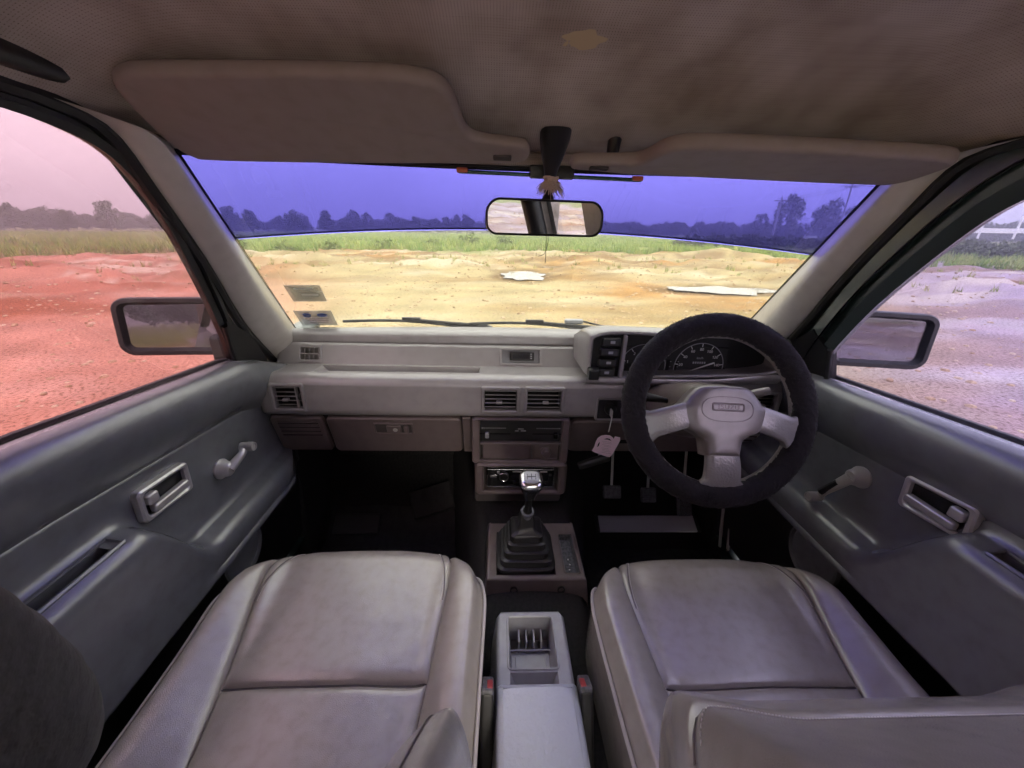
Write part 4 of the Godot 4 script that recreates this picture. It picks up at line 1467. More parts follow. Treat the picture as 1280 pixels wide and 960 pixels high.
func cluster(d: Node3D) -> void:
	# pod: eyebrow, sides, lip
	var g := G.new()
	var x0 := 0.152
	var x1 := 0.668
	var rows := []
	var sect := []
	for p in rrect(1.0, 1.0, 0.14, 4): sect.append(p)
	for q in [[-1.10, 0.0, 1.272, 1.200], [-1.00, 0.0, 1.318, 1.196], [-0.935, 0.0, 1.331, 1.196], [-0.905, 0.002, 1.331, 1.199], [-0.898, 0.006, 1.328, 1.203], [-0.897, 0.010, 1.323, 1.207], [-0.903, 0.014, 1.319, 1.210]]:
		var row := PackedVector3Array()
		for p in sect:
			var x := lerpf(x0 + q[1], x1 - q[1] * 1.0, p.x + 0.5)
			var lift := -0.010 * smoothstep(0.35, 0.68, x)
			var low := 0.016 * smoothstep(0.45, 0.66, x)
			row.append(Vector3(x, lerpf(q[3] + low, q[2] + lift, p.y + 0.5), q[0]))
		rows.append(row)
	g.skin(rows, true)
	var pod := part("gauge_pod", g, M["dash"], d, "", 50.0)
	# underside chin
	g = G.new()
	var chin := []
	for q in [[-0.897, 1.206], [-0.893, 1.199], [-0.897, 1.191], [-0.91, 1.184], [-0.935, 1.176]]:
		var row := PackedVector3Array()
		for k in 17:
			var x := lerpf(x0 + 0.004, x1 - 0.004, k / 16.0)
			row.append(Vector3(x, q[1] + 0.016 * smoothstep(0.45, 0.66, x) * (1.0 if q[1] > 1.19 else 0.5), q[0]))
		chin.append(row)
	g.skin(chin)
	part("pod_chin", g, M["dash"], d, "", 60.0)
	# black instrument recess
	g = G.new()
	var a := PackedVector3Array([Vector3(0.243, 1.209, -0.904), Vector3(0.652, 1.214, -0.904), Vector3(0.652, 1.312, -0.904), Vector3(0.243, 1.320, -0.904)])
	var b := PackedVector3Array([Vector3(0.250, 1.150, -0.985), Vector3(0.690, 1.150, -0.985), Vector3(0.690, 1.300, -0.985), Vector3(0.250, 1.300, -0.985)])
	g.skin([b, a], true)
	g.quad(b[0], b[1], b[2], b[3])
	part("gauge_recess", g, M["black_plastic"], pod)
	g = G.new()
	g.rbox(Vector3(0.41, 1.212, -0.981), Vector3(0.30, 0.112, 0.006), 0.01, 2)
	var face := part("gauge_board", g, M["gauge_face"], pod)
	# grey sill below the gauges
	g = G.new()
	g.rbox(Vector3(0.40, 1.174, -0.957), Vector3(0.27, 0.016, 0.05), 0.005, 1, Basis(Vector3(1, 0, 0), 0.55))
	part("gauge_sill", g, M["dash_low"], pod)
	# the column of switches
	g = G.new()
	g.rbox(Vector3(0.205, 1.262, -0.915), Vector3(0.078, 0.118, 0.012), 0.004, 1)
	part("switch_plate", g, M["black_plastic"], d)
	g = G.new()
	g.rbox(Vector3(0.243, 1.262, -0.902), Vector3(0.010, 0.112, 0.014), 0.003, 1)
	part("switch_divider", g, M["dash"], d)
	for k in 4:
		g = G.new()
		var c := Vector3(0.209 - k * 0.002, 1.300 - k * 0.0262, -0.902)
		g.rbox(c, Vector3(0.046, 0.0215, 0.020), 0.004, 2, Basis(Vector3(1, 0, 0), -0.12))
		var sw := part("dash_switch", g, M["black_plastic"], d)
		g = G.new()
		g.rbox(c + Vector3(0.002, 0.001, 0.0095), Vector3(0.012, 0.007, 0.002), 0.001, 1)
		part("switch_mark", g, M["grey_print"], sw)
	g = G.new()
	g.rbox(Vector3(0.170, 1.222, -0.889), Vector3(0.026, 0.028, 0.028), 0.004, 2)
	part("add_on_switch", g, M["black_plastic"], d, "small black box stuck to the corner of the gauge pod")
	# gauges
	for q in [[0.327, 1.212, 0.062, 0], [0.482, 1.212, 0.068, 1]]:
		var c := Vector3(q[0], q[1], -0.9775)
		var r: float = q[2]
		g = G.new()
		var arc := []
		for k in 33:
			var t := deg_to_rad(lerpf(205.0, -25.0, k / 32.0))
			arc.append(c + Vector3(cos(t) * r, sin(t) * r, 0.001))
		g.tube(arc, 0.0011, 5)
		var dial := part("gauge", g, M["grey_print"], face, "tachometer half hidden by the wheel" if q[3] == 0 else "speedometer")
		var nmax := 9 if q[3] else 7
		for k in nmax:
			var t := deg_to_rad(lerpf(200.0, -20.0, float(k) / (nmax - 1)))
			var dir := Vector3(cos(t), sin(t), 0)
			g = G.new()
			g.rbox(c + dir * (r - 0.006) + Vector3(0, 0, 0.0012), Vector3(0.009, 0.0018, 0.001), 0.0003, 1, Basis(Vector3(0, 0, 1), t))
			part("tick", g, M["white_print"], face)
			if k > 0: words("numeral", str(k * 20) if q[3] else str(k), 0.0072, Transform3D(Basis.IDENTITY, c + dir * (r - 0.0175) + Vector3(0, 0, 0.0008)), M["white_print"], face)
		var na := deg_to_rad(201.0) if q[3] else deg_to_rad(203.0)
		g = G.new()
		var dir := Vector3(cos(na), sin(na), 0)
		g.tube([c - dir * 0.042 + Vector3(0, 0, 0.006), c + dir * (r - 0.006) + Vector3(0, 0, 0.006)], [0.0022, 0.0009], 6)
		part("needle", g, M["white_print"], face)
		if q[3]:
			words("dial_words", "km/h", 0.006, Transform3D(Basis.IDENTITY, c + Vector3(0, 0.026, 0.0008)), M["grey_print"], face)
			for w in [[0.013, 6, 0.0], [-0.026, 4, 0.003]]:
				for k in int(w[1]):
					g = G.new()
					g.rbox(c + Vector3((k - w[1] * 0.5 + 0.5) * 0.0062 + w[2], w[0], 0.0008), Vector3(0.004, 0.0058, 0.001), 0.0004, 1)
					part("counter_drum", g, M["grey_print"], face)
	for q in [[0.397, "C"], [0.418, "E"]]:
		g = G.new()
		g.rbox(Vector3(q[0], 1.205, -0.9775), Vector3(0.009, 0.055, 0.002), 0.001, 1)
		part("small_gauge", g, M["hole"], face)
		for k in 4:
			g = G.new()
			g.rbox(Vector3(q[0] + 0.006, 1.182 + k * 0.015, -0.9772), Vector3(0.004, 0.0015, 0.001), 0.0003, 1)
			part("tick", g, M["grey_print"], face)
		words("gauge_letter", q[1], 0.006, Transform3D(Basis.IDENTITY, Vector3(q[0], 1.178, -0.9770)), M["white_print"], face)

func stereo() -> void:
	var c := Vector3(0.003, 0.887, -0.930)
	var s := thing("car_stereo", "black car stereo with chrome edges under the ashtray", "car stereo", Vector3(c.x, 0.85, -0.96))
	var g := G.new()
	g.rbox(c + Vector3(0, 0, -0.02), Vector3(0.196, 0.070, 0.05), 0.004, 2)
	part("faceplate", g, M["black_gloss"], s)
	for q in [[0.034, 0.0045], [-0.034, 0.0040], [0.026, 0.0016]]:
		g = G.new()
		g.rbox(c + Vector3(0, q[0], 0.006), Vector3(0.190, q[1], 0.003), 0.001, 1)
		part("chrome_strip", g, M["chrome"], s)
	for q in [-0.096, 0.096]:
		g = G.new()
		g.rbox(c + Vector3(q, -0.012, 0.006), Vector3(0.003, 0.040, 0.003), 0.001, 1)
		part("chrome_side", g, M["chrome"], s)
	g = G.new()
	g.lathe([Vector2(0.0145, 0), Vector2(0.0145, 0.007), Vector2(0.0115, 0.010), Vector2(0.0105, 0.008), Vector2(0.0, 0.009)], 28, Transform3D(Basis(Vector3(1, 0, 0), PI / 2), c + Vector3(-0.048, 0.004, 0.004)))
	var kb := part("volume_knob", g, M["black_plastic"], s)
	g = G.new()
	var ring := []
	for k in 29: ring.append(c + Vector3(-0.048 + cos(TAU * k / 28) * 0.013, 0.004 + sin(TAU * k / 28) * 0.013, 0.0125))
	g.tube(ring, 0.0016, 6, false)
	part("knob_ring", g, M["chrome"], kb)
	g = G.new()
	g.rbox(c + Vector3(-0.078, 0.003, 0.006), Vector3(0.022, 0.010, 0.004), 0.002, 1)
	part("source_button", g, M["chrome"], s)
	g = G.new()
	g.lathe([Vector2(0.0042, 0), Vector2(0.0042, 0.003), Vector2(0.003, 0.004)], 14, Transform3D(Basis(Vector3(1, 0, 0), PI / 2), c + Vector3(-0.064, 0.017, 0.005)))
	part("eject_button", g, M["console"], s)
	g = G.new()
	g.rbox(c + Vector3(0.028, -0.002, 0.0055), Vector3(0.104, 0.020, 0.002), 0.001, 1)
	part("display_window", g, M["screen_dark"], s)
	for k in 6:
		g = G.new()
		g.rbox(c + Vector3(-0.014 + k * 0.016, -0.020, 0.006), Vector3(0.013, 0.006, 0.003), 0.001, 1)
		part("preset_button", g, M["black_plastic"], s)
	g = G.new()
	g.rbox(c + Vector3(0.086, 0.008, 0.006), Vector3(0.008, 0.008, 0.003), 0.001, 1)
	part("power_socket", g, M["black_plastic"], s)
	for q in [[-0.010, 0.026], [0.066, 0.020]]:
		g = G.new()
		g.rbox(c + Vector3(q[0], 0.018, 0.0055), Vector3(q[1], 0.0028, 0.001), 0.0004, 1)
		part("print_line", g, M["white_print"], s)

# ---------------------------------------------------------------- steering wheel
func wheel() -> void:
	var c := Vector3(0.381, 1.221, -0.689)
	var n := Vector3(-0.03, 0.405, 0.914).normalized()
	var right := Vector3.UP.cross(n).normalized()
	right = right.rotated(n, -0.03)
	var W := Transform3D(Basis(right, n.cross(right), n), c)
	var w := thing("steering_wheel", "three-spoke steering wheel in a dark fleece rim cover", "steering wheel", c)
	# fleece covered rim
	var fz := FastNoiseLite.new()
	fz.frequency = 0.09; fz.seed = 4; fz.fractal_octaves = 3
	var g := G.new()
	var rows := []
	var R := 0.1735
	for k in 241:
		var a := TAU * k / 240
		var row := PackedVector3Array()
		for j in 30:
			var t := TAU * j / 30
			var d := Vector3(cos(a) * cos(t), sin(a) * cos(t), sin(t))
			var p := Vector3(cos(a) * R, sin(a) * R, 0) + d * 0.0240
			p += d * (fz.get_noise_3dv(p * 1000.0) * 0.0022 + fz.get_noise_3dv(p * 3500.0) * 0.0012)
			row.append(W * p)
		rows.append(row)
	g.skin(rows, true)
	var rim := part("rim_cover", g, M["fleece"], w)
	# pile of the fleece: short fibres
	var f := G.new()
	var r := RandomNumberGenerator.new()
	r.seed = 5
	for k in 16000:
		var a := r.randf() * TAU
		var t := r.randf() * TAU
		var d := Vector3(cos(a) * cos(t), sin(a) * cos(t), sin(t))
		var p := Vector3(cos(a) * R, sin(a) * R, 0) + d * 0.0236
		var e := (d + Vector3(r.randfn(), r.randfn(), r.randfn()) * 0.55).normalized()
		var side := e.cross(Vector3(r.randfn(), r.randfn(), r.randfn())).normalized() * 0.00035
		f.tri(W * (p - side), W * (p + e * r.randf_range(0.0020, 0.0048)), W * (p + side))
	var pile := part("fleece_pile", f, M["fleece"], rim)
	pile.set_meta("kind", "stuff")
	# bare rim inside the cover, where the spokes land
	g = G.new()
	var pts := []
	for k in 61: pts.append(W * Vector3(cos(TAU * k / 60) * 0.1585, sin(TAU * k / 60) * 0.1585, -0.004))
	g.tube(pts, 0.0105, 10, false)
	part("rim_core", g, M["wheel_plastic"], w)
	# spokes: worn plastic arms
	var sp := func(p0: Vector2, w0: float, p1: Vector2, w1: float, z0: float, z1: float, side_n: Vector2) -> G:
		var q := G.new()
		var rr := []
		for k in 13:
			var fk := k / 12.0
			var flare := 1.0 + 0.55 * smoothstep(0.72, 1.0, fk)
			var cc := p0.lerp(p1, fk)
			var hw := lerpf(w0, w1, fk) * 0.5 * flare
			var z := lerpf(z0, z1, fk) + 0.006 * sin(fk * PI)
			var row := PackedVector3Array()
			for o in rrect(2.0, 2.0, 0.55, 4): row.append(W * Vector3(cc.x + side_n.x * o.x * hw, cc.y + side_n.y * o.x * hw, z + o.y * 0.013))
			rr.append(row)
		q.skin(rr, true, true)
		return q
	part("spoke", sp.call(Vector2(-0.070, -0.012), 0.050, Vector2(-0.156, -0.043), 0.054, 0.014, -0.002, Vector2(0.35, -0.94)), M["spoke_worn"], w, "left spoke with a worn silver face")
	part("spoke", sp.call(Vector2(0.070, -0.012), 0.050, Vector2(0.156, -0.039), 0.054, 0.014, -0.002, Vector2(0.33, 0.94)), M["spoke_worn"], w, "right spoke with a worn silver face")
	part("spoke", sp.call(Vector2(0.002, -0.085), 0.064, Vector2(0.009, -0.158), 0.074, 0.014, -0.003, Vector2(1, 0)), M["spoke_worn"], w, "lower spoke with a worn silver face")
	# hub pad
	var half := [Vector2(0.0, 0.049), Vector2(0.030, 0.048), Vector2(0.050, 0.044), Vector2(0.066, 0.030), Vector2(0.080, 0.012), Vector2(0.089, 0.002), Vector2(0.084, -0.022), Vector2(0.074, -0.040), Vector2(0.054, -0.050), Vector2(0.040, -0.060), Vector2(0.036, -0.078), Vector2(0.034, -0.092)]
	var o := PackedVector2Array()
	var fine := curve(half, 44)
	for k in range(fine.size() - 1, -1, -1): o.append(fine[k])
	for k in range(1, fine.size()): o.append(Vector2(-fine[k].x, fine[k].y))
	rows = []
	for q in [[0.0, -0.010], [0.0, 0.008], [0.012, 0.0135], [0.045, 0.0195], [0.10, 0.0245], [0.18, 0.0285], [0.29, 0.0312], [0.43, 0.0325], [0.60, 0.0330], [0.80, 0.0332]]:
		var row := PackedVector3Array()
		for p in o:
			var e: Vector2 = p.lerp(Vector2(p.x * 0.15, p.y * 0.75 - 0.002), q[0])
			row.append(W * Vector3(e.x, e.y, q[1]))
		rows.append(row)
	g = G.new()
	g.skin(rows, true)
	var last: PackedVector3Array = rows[-1]
	for j in 44: g.quad(last[44 - j], last[44 + j], last[45 + j] if j < 44 else last[44 + j], last[43 - j])
	var pad := part("horn_pad", g, M["wheel_plastic"], w, "", 60.0)
	# oval outline groove and raised name plate
	g = G.new()
	pts = []
	for k in 57:
		var t := TAU * k / 56
		var q := Vector2(signf(cos(t)) * pow(absf(cos(t)), 0.7) * 0.050, signf(sin(t)) * pow(absf(sin(t)), 0.8) * 0.024 + 0.002)
		pts.append(W * Vector3(q.x, q.y, 0.0326))
	g.tube(pts, 0.0009, 6, false)
	part("pad_outline", g, M["dash_low"], pad)
	g = G.new()
	g.frame(rrect(0.064, 0.0165, 0.004, 4), rrect(0.058, 0.0110, 0.003, 4), -0.002, 0.0020, W * Transform3D(Basis.IDENTITY, Vector3(0.001, 0.006, 0.0325)), 0.0007)
	part("badge_rim", g, M["dash_low"], pad)
	g = G.new()
	g.prism(rrect(0.058, 0.0110, 0.003, 4), 0.0022, W * Transform3D(Basis.IDENTITY, Vector3(0.001, 0.006, 0.0320)), 0.0008)
	part("badge_plate", g, M["wheel_plastic"], pad)
	words("badge_letters", "ISUZU", 0.0078, W * Transform3D(Basis.from_scale(Vector3(1.5, 1, 1)), Vector3(0.001, 0.006, 0.0343)), M["dash_low"], pad, 0.0008)
	# horn symbol
	g = G.new()
	var hs := W * Transform3D(Basis.IDENTITY, Vector3(0.001, -0.0135, 0.0324))
	g.prism(PackedVector2Array([Vector2(-0.004, -0.001), Vector2(0.001, -0.0012), Vector2(0.005, -0.0032), Vector2(0.005, 0.0032), Vector2(0.001, 0.0012), Vector2(-0.004, 0.001)]), 0.0006, hs, 0.0002)
	part("horn_mark", g, M["dash_low"], pad)
	# column shroud and stalks
	var s := thing("steering_column", "grey plastic steering column shroud behind the wheel with its stalks", "steering column", Vector3(0.383, 1.15, -0.85))
	g = G.new()
	rows = []
	for q in [[-0.012, 0.060], [-0.05, 0.070], [-0.10, 0.072], [-0.19, 0.070], [-0.26, 0.066]]:
		var row := PackedVector3Array()
		for p in rrect(q[1] * 2.0, q[1] * 1.7, q[1] * 0.5, 5): row.append(W * Vector3(p.x, p.y - 0.004, q[0]))
		rows.append(row)
	g.skin(rows, true, true)
	part("shroud", g, M["dash_low"], s)
	g = G.new()
	g.tube(curve([W * Vector3(-0.05, 0.01, -0.085), W * Vector3(-0.09, 0.016, -0.080), W * Vector3(-0.135, 0.020, -0.072)], 8), [0.006, 0.006, 0.006, 0.006, 0.0075, 0.009, 0.010, 0.010, 0.009], 10)
	part("wiper_stalk", g, M["black_plastic"], s)
	g = G.new()
	g.tube(curve([W * Vector3(0.05, 0.016, -0.085), W * Vector3(0.09, 0.030, -0.080), W * Vector3(0.15, 0.048, -0.070)], 8), [0.006, 0.006, 0.006, 0.006, 0.0075, 0.009, 0.010, 0.010, 0.009], 10)
	part("indicator_stalk", g, M["wheel_plastic"], s)

# ---------------------------------------------------------------- tunnel: gear lever, surround, console
func gear_lever() -> void:
	var p := thing("gear_surround", "grey plastic gear lever surround with a coin slot and two screws", "gear surround", Vector3(0.03, 0.74, -0.76))
	var y := 0.78
	var g := G.new()
	# plate with the boot opening and a side tray: frame of strips
	var x0 := -0.088; var x1 := 0.152; var z0 := -0.855; var z1 := -0.668
	var boot := Rect2(-0.064, -0.822, 0.144, 0.140)
	var slot := Rect2(0.104, -0.812, 0.034, 0.126)
	var xs := [x0 + 0.008, boot.position.x, boot.end.x, slot.position.x, slot.end.x, x1 - 0.008]
	var zs := [z0, boot.position.y, slot.position.y, boot.end.y, slot.end.y, z1 - 0.010]
	zs.sort()
	for i in xs.size() - 1:
		for j in zs.size() - 1:
			var m := Vector2((xs[i] + xs[i + 1]) * 0.5, (zs[j] + zs[j + 1]) * 0.5)
			if boot.has_point(m) or slot.has_point(m): continue
			g.quad(Vector3(xs[i], y, zs[j]), Vector3(xs[i + 1], y, zs[j]), Vector3(xs[i + 1], y, zs[j + 1]), Vector3(xs[i], y, zs[j + 1]))
	# rounded shoulders and skirts
	var rows := []
	for k in 7:
		var t := PI / 2 * minf(k, 5) / 5.0
		var drop := 0.008 * (1 - cos(t)) + (0.075 if k == 6 else 0.0)
		var out := 0.008 * sin(t) + (0.010 if k == 6 else 0.0)
		var row := PackedVector3Array()
		for c in [Vector3(x0 + 0.008 - out, y - drop, z0 - 0.004), Vector3(x0 + 0.008 - out, y - drop, z1 - 0.010 + out * 1.1), Vector3(x1 - 0.008 + out, y - drop, z1 - 0.010 + out * 1.1), Vector3(x1 - 0.008 + out, y - drop, z0 - 0.004)]: row.append(c)
		rows.append(row)
	g.skin(rows)
	part("surround_plate", g, M["dash_low"], p, "", 50.0)
	g = G.new()
	var q0 := PackedVector3Array([Vector3(slot.position.x, y, slot.position.y), Vector3(slot.end.x, y, slot.position.y), Vector3(slot.end.x, y, slot.end.y), Vector3(slot.position.x, y, slot.end.y)])
	var q1 := PackedVector3Array()
	for v in q0: q1.append(v + Vector3(-signf(v.x - 0.121) * 0.003, -0.020, 0.0))
	g.skin([q1, q0], true)
	g.quad(q1[0], q1[1], q1[2], q1[3])
	var tray := part("side_tray", g, M["worn_rubber"], p)
	g = G.new()
	var rim := []
	for o in rrect(slot.size.x + 0.004, slot.size.y + 0.004, 0.006, 4): rim.append(Vector3(slot.get_center().x + o.x, y + 0.0005, slot.get_center().y - o.y))
	rim.append(rim[0])
	g.tube(rim, 0.0022, 6, false)
	part("tray_lip", g, M["dash_low"], p)
	for k in 3:
		g = G.new()
		g.rbox(Vector3(0.121 + 0.002 * sin(k * 2.0), y - 0.0192, -0.745 + k * 0.016), Vector3(0.003, 0.001, 0.004), 0.0004, 1, Basis(Vector3.UP, k * 0.9))
		part("paint_fleck", g, M["white_print"], tray)
	for x in [-0.022, 0.092]:
		g = G.new()
		var sx := Transform3D(Basis(Vector3(1, 0, 0), PI / 2 - 0.1), Vector3(x, y - 0.030, z1 + 0.0025))
		g.lathe([Vector2(0.0095, -0.002), Vector2(0.0095, 0.0020), Vector2(0.0065, 0.0024), Vector2(0.006, -0.001), Vector2(0.0, -0.001)], 20, sx)
		part("screw_cup", g, M["black_plastic"], p)
	# lever
	var l := thing("gear_lever", "gear lever with a chrome shift-pattern knob and ribbed black rubber boot", "gear lever", Vector3(0.008, y, -0.752))
	g = G.new()
	rows = []
	var prof := [[0.069, 0.000], [0.070, 0.010], [0.066, 0.013], [0.062, 0.013], [0.061, 0.022], [0.062, 0.029], [0.058, 0.032], [0.054, 0.032], [0.053, 0.041], [0.054, 0.048], [0.050, 0.051], [0.046, 0.051], [0.045, 0.060], [0.046, 0.067], [0.042, 0.070], [0.039, 0.070], [0.038, 0.079], [0.038, 0.086], [0.034, 0.090]]
	for q in prof:
		var row := PackedVector3Array()
		for o in rrect(q[0] * 2.06, q[0] * 1.96, q[0] * 0.32, 5): row.append(Vector3(0.008 + o.x, y + q[1], -0.752 - o.y + q[1] * 0.04))
		rows.append(row)
	g.skin(rows, true)
	var top: PackedVector3Array = rows[-1]
	rows = []
	for q in [[0.031, 0.092], [0.026, 0.099], [0.0235, 0.112], [0.021, 0.126], [0.0175, 0.138], [0.0150, 0.142]]:
		var row := PackedVector3Array()
		for k in top.size():
			var t := (float(k) + 0.5) / top.size() * TAU
			var d := (top[k] - Vector3(0.008, top[k].y, -0.748)).normalized()
			row.append(Vector3(0.008, y + q[1], -0.748 + q[1] * 0.05) + d * q[0] * (1.15 if q[1] < 0.093 else 1.0))
		rows.append(row)
	g.skin([top] + rows, true)
	part("rubber_boot", g, M["boot_rubber"], l, "", 50.0)
	var a := Vector3(0.008, y + 0.120, -0.742)
	var b := Vector3(0.0095, 1.008, -0.712)
	var ax := (b - a).normalized()
	g = G.new()
	g.tube([a, a.lerp(b, 0.22)], 0.0150, 16)
	g.tube([a.lerp(b, 0.22), a.lerp(b, 0.25)], 0.0160, 16)
	part("boot_collar", g, M["worn_rubber"], l)
	g = G.new()
	g.tube([a, a.lerp(b, 0.28), a.lerp(b, 0.34), b], [0.011, 0.011, 0.0085, 0.008], 14)
	part("shaft", g, M["black_plastic"], l)
	var kb := Basis(Vector3(1, 0, 0), 0.26)
	g = G.new()
	rows = []
	for q in [[0.010, -0.034], [0.013, -0.028], [0.0165, -0.012], [0.0215, 0.004], [0.0255, 0.018], [0.0265, 0.026], [0.0250, 0.033], [0.0200, 0.038], [0.013, 0.0405]]:
		var row := PackedVector3Array()
		for o in rrect(q[0] * 1.92, q[0] * 1.92, q[0] * 0.62, 6): row.append(b + kb * Vector3(o.x, q[1], -o.y))
		rows.append(row)
	g.skin(rows, true, true)
	var kn := part("shift_knob", g, M["black_gloss"], l)
	g = G.new()
	rows = []
	for q in [[0.0262, 0.0255], [0.0272, 0.028], [0.0262, 0.0332], [0.0225, 0.0378], [0.0180, 0.0398]]:
		var row := PackedVector3Array()
		for o in rrect(q[0] * 1.94, q[0] * 1.94, q[0] * 0.62, 6): row.append(b + kb * Vector3(o.x, q[1], -o.y))
		rows.append(row)
	g.skin(rows, true)
	part("knob_chrome_rim", g, M["chrome"], kn)
	g = G.new()
	rows = []
	for q in [[0.0182, 0.0394], [0.0150, 0.0412], [0.0080, 0.0420]]:
		var row := PackedVector3Array()
		for o in rrect(q[0] * 1.94, q[0] * 1.94, q[0] * 0.62, 6): row.append(b + kb * Vector3(o.x, q[1], -o.y))
		rows.append(row)
	g.skin(rows, true)
	g.fan(rows[-1], false)
	part("knob_cap", g, M["console"], kn)
	# shift pattern
	for q in [[-0.009, 0.0, 0.0016, 0.016], [0.0, 0.0, 0.0016, 0.016], [0.009, 0.0, 0.0016, 0.016], [0.0, 0.0, 0.019, 0.0016]]:
		g = G.new()
		g.rbox(b + kb * Vector3(q[0], 0.0422 - absf(q[0]) * 0.10, q[1]), Vector3(q[2], 0.0012, q[3]), 0.0003, 1, kb)
		part("pattern_line", g, M["black_plastic"], kn)

func console() -> void:
	var c := thing("centre_console", "grey console box between the seats with open tray and vinyl armrest lid", "console", Vector3(0.002, 0.72, -0.2))
	var y := 0.840
	var X := Transform3D(Basis(Vector3(1, 0, 0), -PI / 2), Vector3(0.003, 0, 0))   # outlines in x, -z; front is up
	var g := G.new()
	# top deck with two openings
	var z0 := -0.545; var z1 := -0.402
	var t := Rect2(-0.041, -0.528, 0.085, 0.095)
	var s := Rect2(-0.040, -0.427, 0.083, 0.022)
	var xs := [-0.056, t.position.x, s.position.x, s.end.x, t.end.x, 0.062]
	var zs := [z0 + 0.008, t.position.y, t.end.y, s.position.y, s.end.y, z1]
	for i in xs.size() - 1:
		for j in zs.size() - 1:
			var m := Vector2((xs[i] + xs[i + 1]) * 0.5, (zs[j] + zs[j + 1]) * 0.5)
			if t.has_point(m) or s.has_point(m): continue
			g.quad(Vector3(xs[i], y, zs[j]), Vector3(xs[i + 1], y, zs[j]), Vector3(xs[i + 1], y, zs[j + 1]), Vector3(xs[i], y, zs[j + 1]))
	var rows := []
	for k in 8:
		var a := PI / 2 * minf(k, 6) / 6.0
		var out := 0.008 * sin(a) + (0.012 if k == 7 else 0.0)
		var dropy: float = 0.008 * (1 - cos(a)) + (0.115 if k == 7 else 0.0)
		rows.append(PackedVector3Array([Vector3(-0.056 - out, y - dropy, z1 + 0.5), Vector3(-0.056 - out, y - dropy, z1), Vector3(-0.056 - out, y - dropy, z0 + 0.014), Vector3(-0.050 - out * 0.7, y - dropy, z0 + 0.008 - out * 0.8), Vector3(0.056 + out * 0.7, y - dropy, z0 + 0.008 - out * 0.8), Vector3(0.062 + out, y - dropy, z0 + 0.014), Vector3(0.062 + out, y - dropy, z1), Vector3(0.062 + out, y - dropy, z1 + 0.5)]))
	g.skin(rows)
	part("console_box", g, M["console"], c, "", 50.0)
	# tray, deeper ahead
	g = G.new()
	var top := PackedVector3Array([Vector3(t.position.x, y, t.position.y), Vector3(t.end.x, y, t.position.y), Vector3(t.end.x, y, t.end.y), Vector3(t.position.x, y, t.end.y)])
	var bot := PackedVector3Array([Vector3(-0.036, y - 0.060, -0.524), Vector3(0.039, y - 0.060, -0.524), Vector3(0.036, y - 0.042, -0.440), Vector3(-0.033, y - 0.042, -0.440)])
	g.skin([bot, top], true)
	g.quad(bot[0], bot[1], bot[2], bot[3])
	var tr := part("tray", g, M["console"], c)
	g = G.new()
	var rim := []
	for o in rrect(t.size.x + 0.003, t.size.y + 0.003, 0.006, 4): rim.append(Vector3(t.get_center().x + o.x, y + 0.0006, t.get_center().y - o.y))
	rim.append(rim[0])
	g.tube(rim, 0.0022, 6, false)
	part("tray_lip", g, M["console"], tr)
	g = G.new()
	g.rbox(Vector3(0.0015, y - 0.045, -0.493), Vector3(0.076, 0.005, 0.004), 0.001, 1)
	g.rbox(Vector3(0.0015, y - 0.052, -0.474), Vector3(0.074, 0.010, 0.030), 0.003, 1)
	part("tray_step", g, M["console"], tr)
	for k in 4:
		g = G.new()
		g.rbox(Vector3(-0.020 + k * 0.0145, y - 0.040, -0.507), Vector3(0.0032, 0.034, 0.026), 0.001, 1)
		part("coin_divider", g, M["console"], tr)
	g = G.new()
	g.prism(rrect(0.058, 0.036, 0.004, 4), 0.0025, Transform3D(Basis(Vector3(1, 0, 0), -PI / 2 - 0.08), Vector3(0.0015, y - 0.0465, -0.466)), 0.001)
	part("tray_cover", g, M["console"], tr)
	# finger recess
	g = G.new()
	rows = []
	for k in 6:
		var a := PI * k / 5.0
		rows.append(PackedVector3Array([Vector3(s.position.x + 0.010 * sin(a), y - 0.020 * sin(a), lerpf(s.position.y, s.end.y, k / 5.0)), Vector3(s.end.x - 0.010 * sin(a), y - 0.020 * sin(a), lerpf(s.position.y, s.end.y, k / 5.0))]))
	g.skin(rows)
	for side in [0, 1]:
		var pl := PackedVector3Array()
		for r in rows: pl.append(r[side])
		var edge := PackedVector3Array()
		for k in 6: edge.append(Vector3(s.position.x if side == 0 else s.end.x, y, lerpf(s.position.y, s.end.y, k / 5.0)))
		g.skin([pl, edge])
	part("finger_recess", g, M["console"], c)
	# armrest lid
	g = G.new()
	rows = []
	for q in [[0.0, -0.004], [0.0, 0.012], [0.004, 0.018], [0.010, 0.0205]]:
		var row := PackedVector3Array()
		for o in G.inset(rrect(0.132, 0.52, 0.008, 5), q[0]): row.append(Vector3(0.003 + o.x, y + q[1] + 0.0018 * sin(o.y * 30.0), -0.140 - o.y))
		rows.append(row)
	g.skin(rows, true)
	var lid_rows := []
	for i in 25:
		var row := PackedVector3Array()
		for k in 9:
			var u := k / 4.0 - 1.0
			var z := lerpf(-0.390, 0.110, i / 24.0)
			row.append(Vector3(0.003 + u * 0.056, y + 0.0205 + 0.004 * (1 - u * u), z))
		lid_rows.append(row)
	g.skin(lid_rows)
	part("armrest_lid", g, M["armrest_vinyl"], c, "", 60.0)

